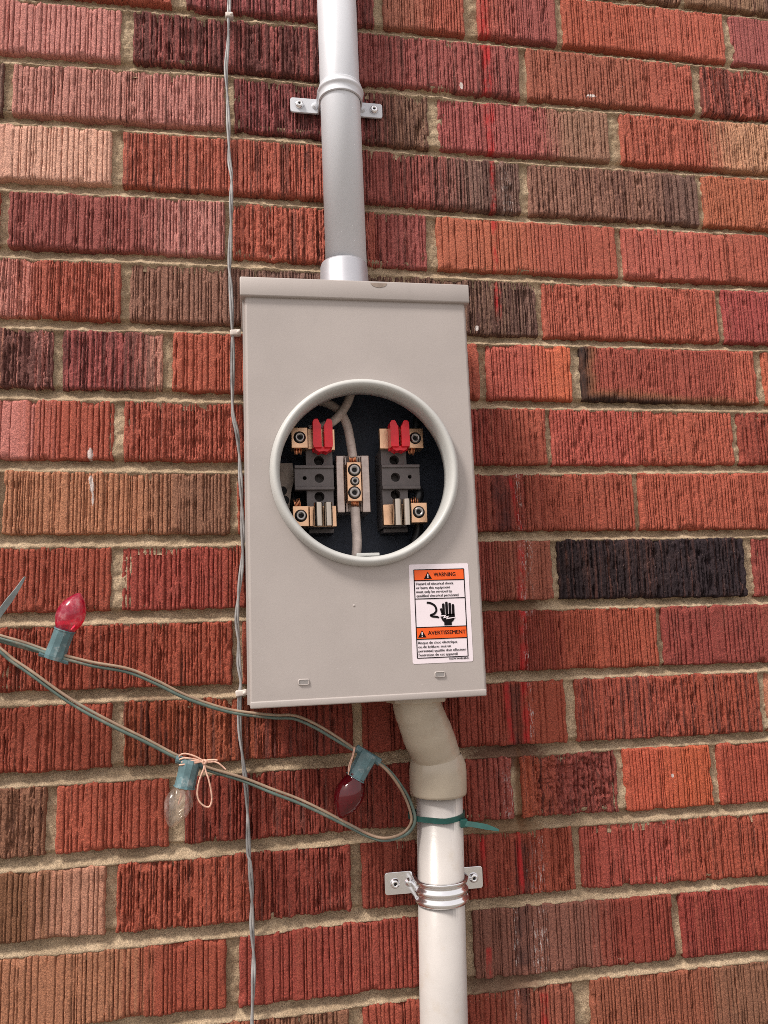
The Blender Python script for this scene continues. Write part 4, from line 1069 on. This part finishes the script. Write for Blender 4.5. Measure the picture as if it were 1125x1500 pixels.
# ------------------------------------------------------------------ ties and twine
def strip(path, w, th, side):
    bm = bmesh.new(); rings = []
    for i, p_ in enumerate(path):
        t_ = (path[min(i + 1, len(path) - 1)] - path[max(i - 1, 0)]).normalized(); sdv = Vector(side[i] if isinstance(side, list) else side); sdv = (sdv - t_ * sdv.dot(t_)).normalized(); n_ = t_.cross(sdv)
        ww = w[i] if hasattr(w, '__len__') else w
        rings.append([bm.verts.new(p_ + sdv * a_ * ww / 2 + n_ * b_ * th / 2) for a_, b_ in ((-1, -1), (1, -1), (1, 1), (-1, 1))])
    for A, B in zip(rings, rings[1:]):
        for i in range(4): bm.faces.new((A[i], A[(i + 1) % 4], B[(i + 1) % 4], B[i]))
    bm.faces.new(rings[0]); bm.faces.new(rings[-1]); return from_bm(bm)
zt = at(640, 1205, -.045).z; xz = px_axis(zt)
zt_ = thing('cable_tie', 'dark green cable tie strapping the light cord to the white conduit', 'cable tie', (xz, -.022, zt))
pts = []; RR = RV + .0012
for a in np.linspace(-60, 262, 70):
    ar = R(a); x = xz + RR * math.cos(ar); y = -.0225 - RR * math.sin(ar); z = zt + .0005 - (x - xz) * -.06 * 1 + .0028 * max(0, -math.cos(ar))
    if math.cos(ar) < -.55: x -= .0036 * (-.55 - math.cos(ar)) * 4
    pts.append(Vector((x, y, z)))
link('strap_loop', strip(pts, .0046, .0013, (0, 0, 1)), MAT['tie_green'], zt_)
h = at(679, 1205, -.038)
link('tie_head', box(h.x - .0038, h.x + .0030, h.y - .004, h.y + .003, h.z - .0036, h.z + .0036, .0008), MAT['tie_green'], zt_)
tail = spline([at(678, 1206, -.040), at(697, 1208.5, -.046), at(715, 1212, -.050), at(731, 1216.5, -.053)], 8)
link('tail', strip(tail, [.0046] * (len(tail) - 10) + [.0046 - .0030 * i / 9 for i in range(10)], .0012, (0, .35, 1)), MAT['tie_green'], zt_)
tail = spline([at(-45, 950, -.05), at(-15, 917, -.052), at(10, 884, -.054), at(26, 862, -.055), at(36.5, 845, -.056)], 8)
gt = thing('cable_tie', 'grey pointed cable tie tail sticking up at the left edge of the picture', 'cable tie', tail[0])
link('tail', strip(tail, [.0052] * (len(tail) - 16) + [.0052 - .0040 * i / 15 for i in range(16)], .0012, (1, .3, .5)), MAT['tie_grey'], gt)
link('tie_head', box(tail[0].x - .004, tail[0].x + .004, tail[0].y - .004, tail[0].y + .004, tail[0].z - .004, tail[0].z + .004, .0008), MAT['tie_grey'], gt)
TY = -.051
tw = thing('twine', 'pale twine tied in a bow with one loop over the socket of the clear bulb', 'twine', at(299, 1115, TY))
def tws(pts, r=.00075, closed=False):
    P4 = spline([at(x, y, TY + d) for x, y, d in pts], 8)
    link('twine_strand', tube(P4, r, 7), MAT['twine'], tw, True)
tws([(300, 1117, 0), (298, 1127, -.002), (292, 1143, -.003), (289, 1160, -.003), (291, 1172, -.003), (298, 1180, -.003), (306, 1182, -.003), (310, 1174, -.003), (309.5, 1160, -.003), (306, 1143, -.003), (301, 1128, -.002), (299, 1117, 0)])
tws([(299, 1115, 0), (286, 1108, 0), (272, 1104, 0), (264, 1106, .002), (262, 1111, .006)])
tws([(299, 1116, 0), (285, 1112, 0), (270, 1110.5, 0), (262, 1113, .004)])
tws([(299, 1115, 0), (283, 1118, -.001), (268, 1120, -.001), (263, 1120.5, .003)])
tws([(298, 1116, 0), (280, 1115, -.001), (266, 1116.5, .001)])
tws([(298, 1115, 0), (308, 1113, -.002), (318, 1113.5, -.003), (312, 1116, -.002), (299, 1117, 0)])
tws([(299, 1116, 0), (309, 1115, -.002), (320, 1118, -.003), (331, 1127.5, -.003)])
tws([(299, 1113, -.001), (302, 1116, -.002), (299, 1119, -.001), (297, 1116, -.001), (299, 1113, -.001)], .0011)
tw2 = thing('twine', 'thin brown twine hanging beside the socket of the dark red bulb', 'twine', at(515, 1110, -.052))
for pts in ([(520, 1095, -.05), (518, 1104, -.052), (514, 1118, -.053), (511.5, 1130, -.053)], [(519, 1094, -.05), (516, 1108, -.052), (511, 1122, -.053), (510.5, 1135, -.053)]):
    link('twine_strand', tube(spline([at(*q) for q in pts], 6), .0006, 6), MAT['twine'], tw2, True)
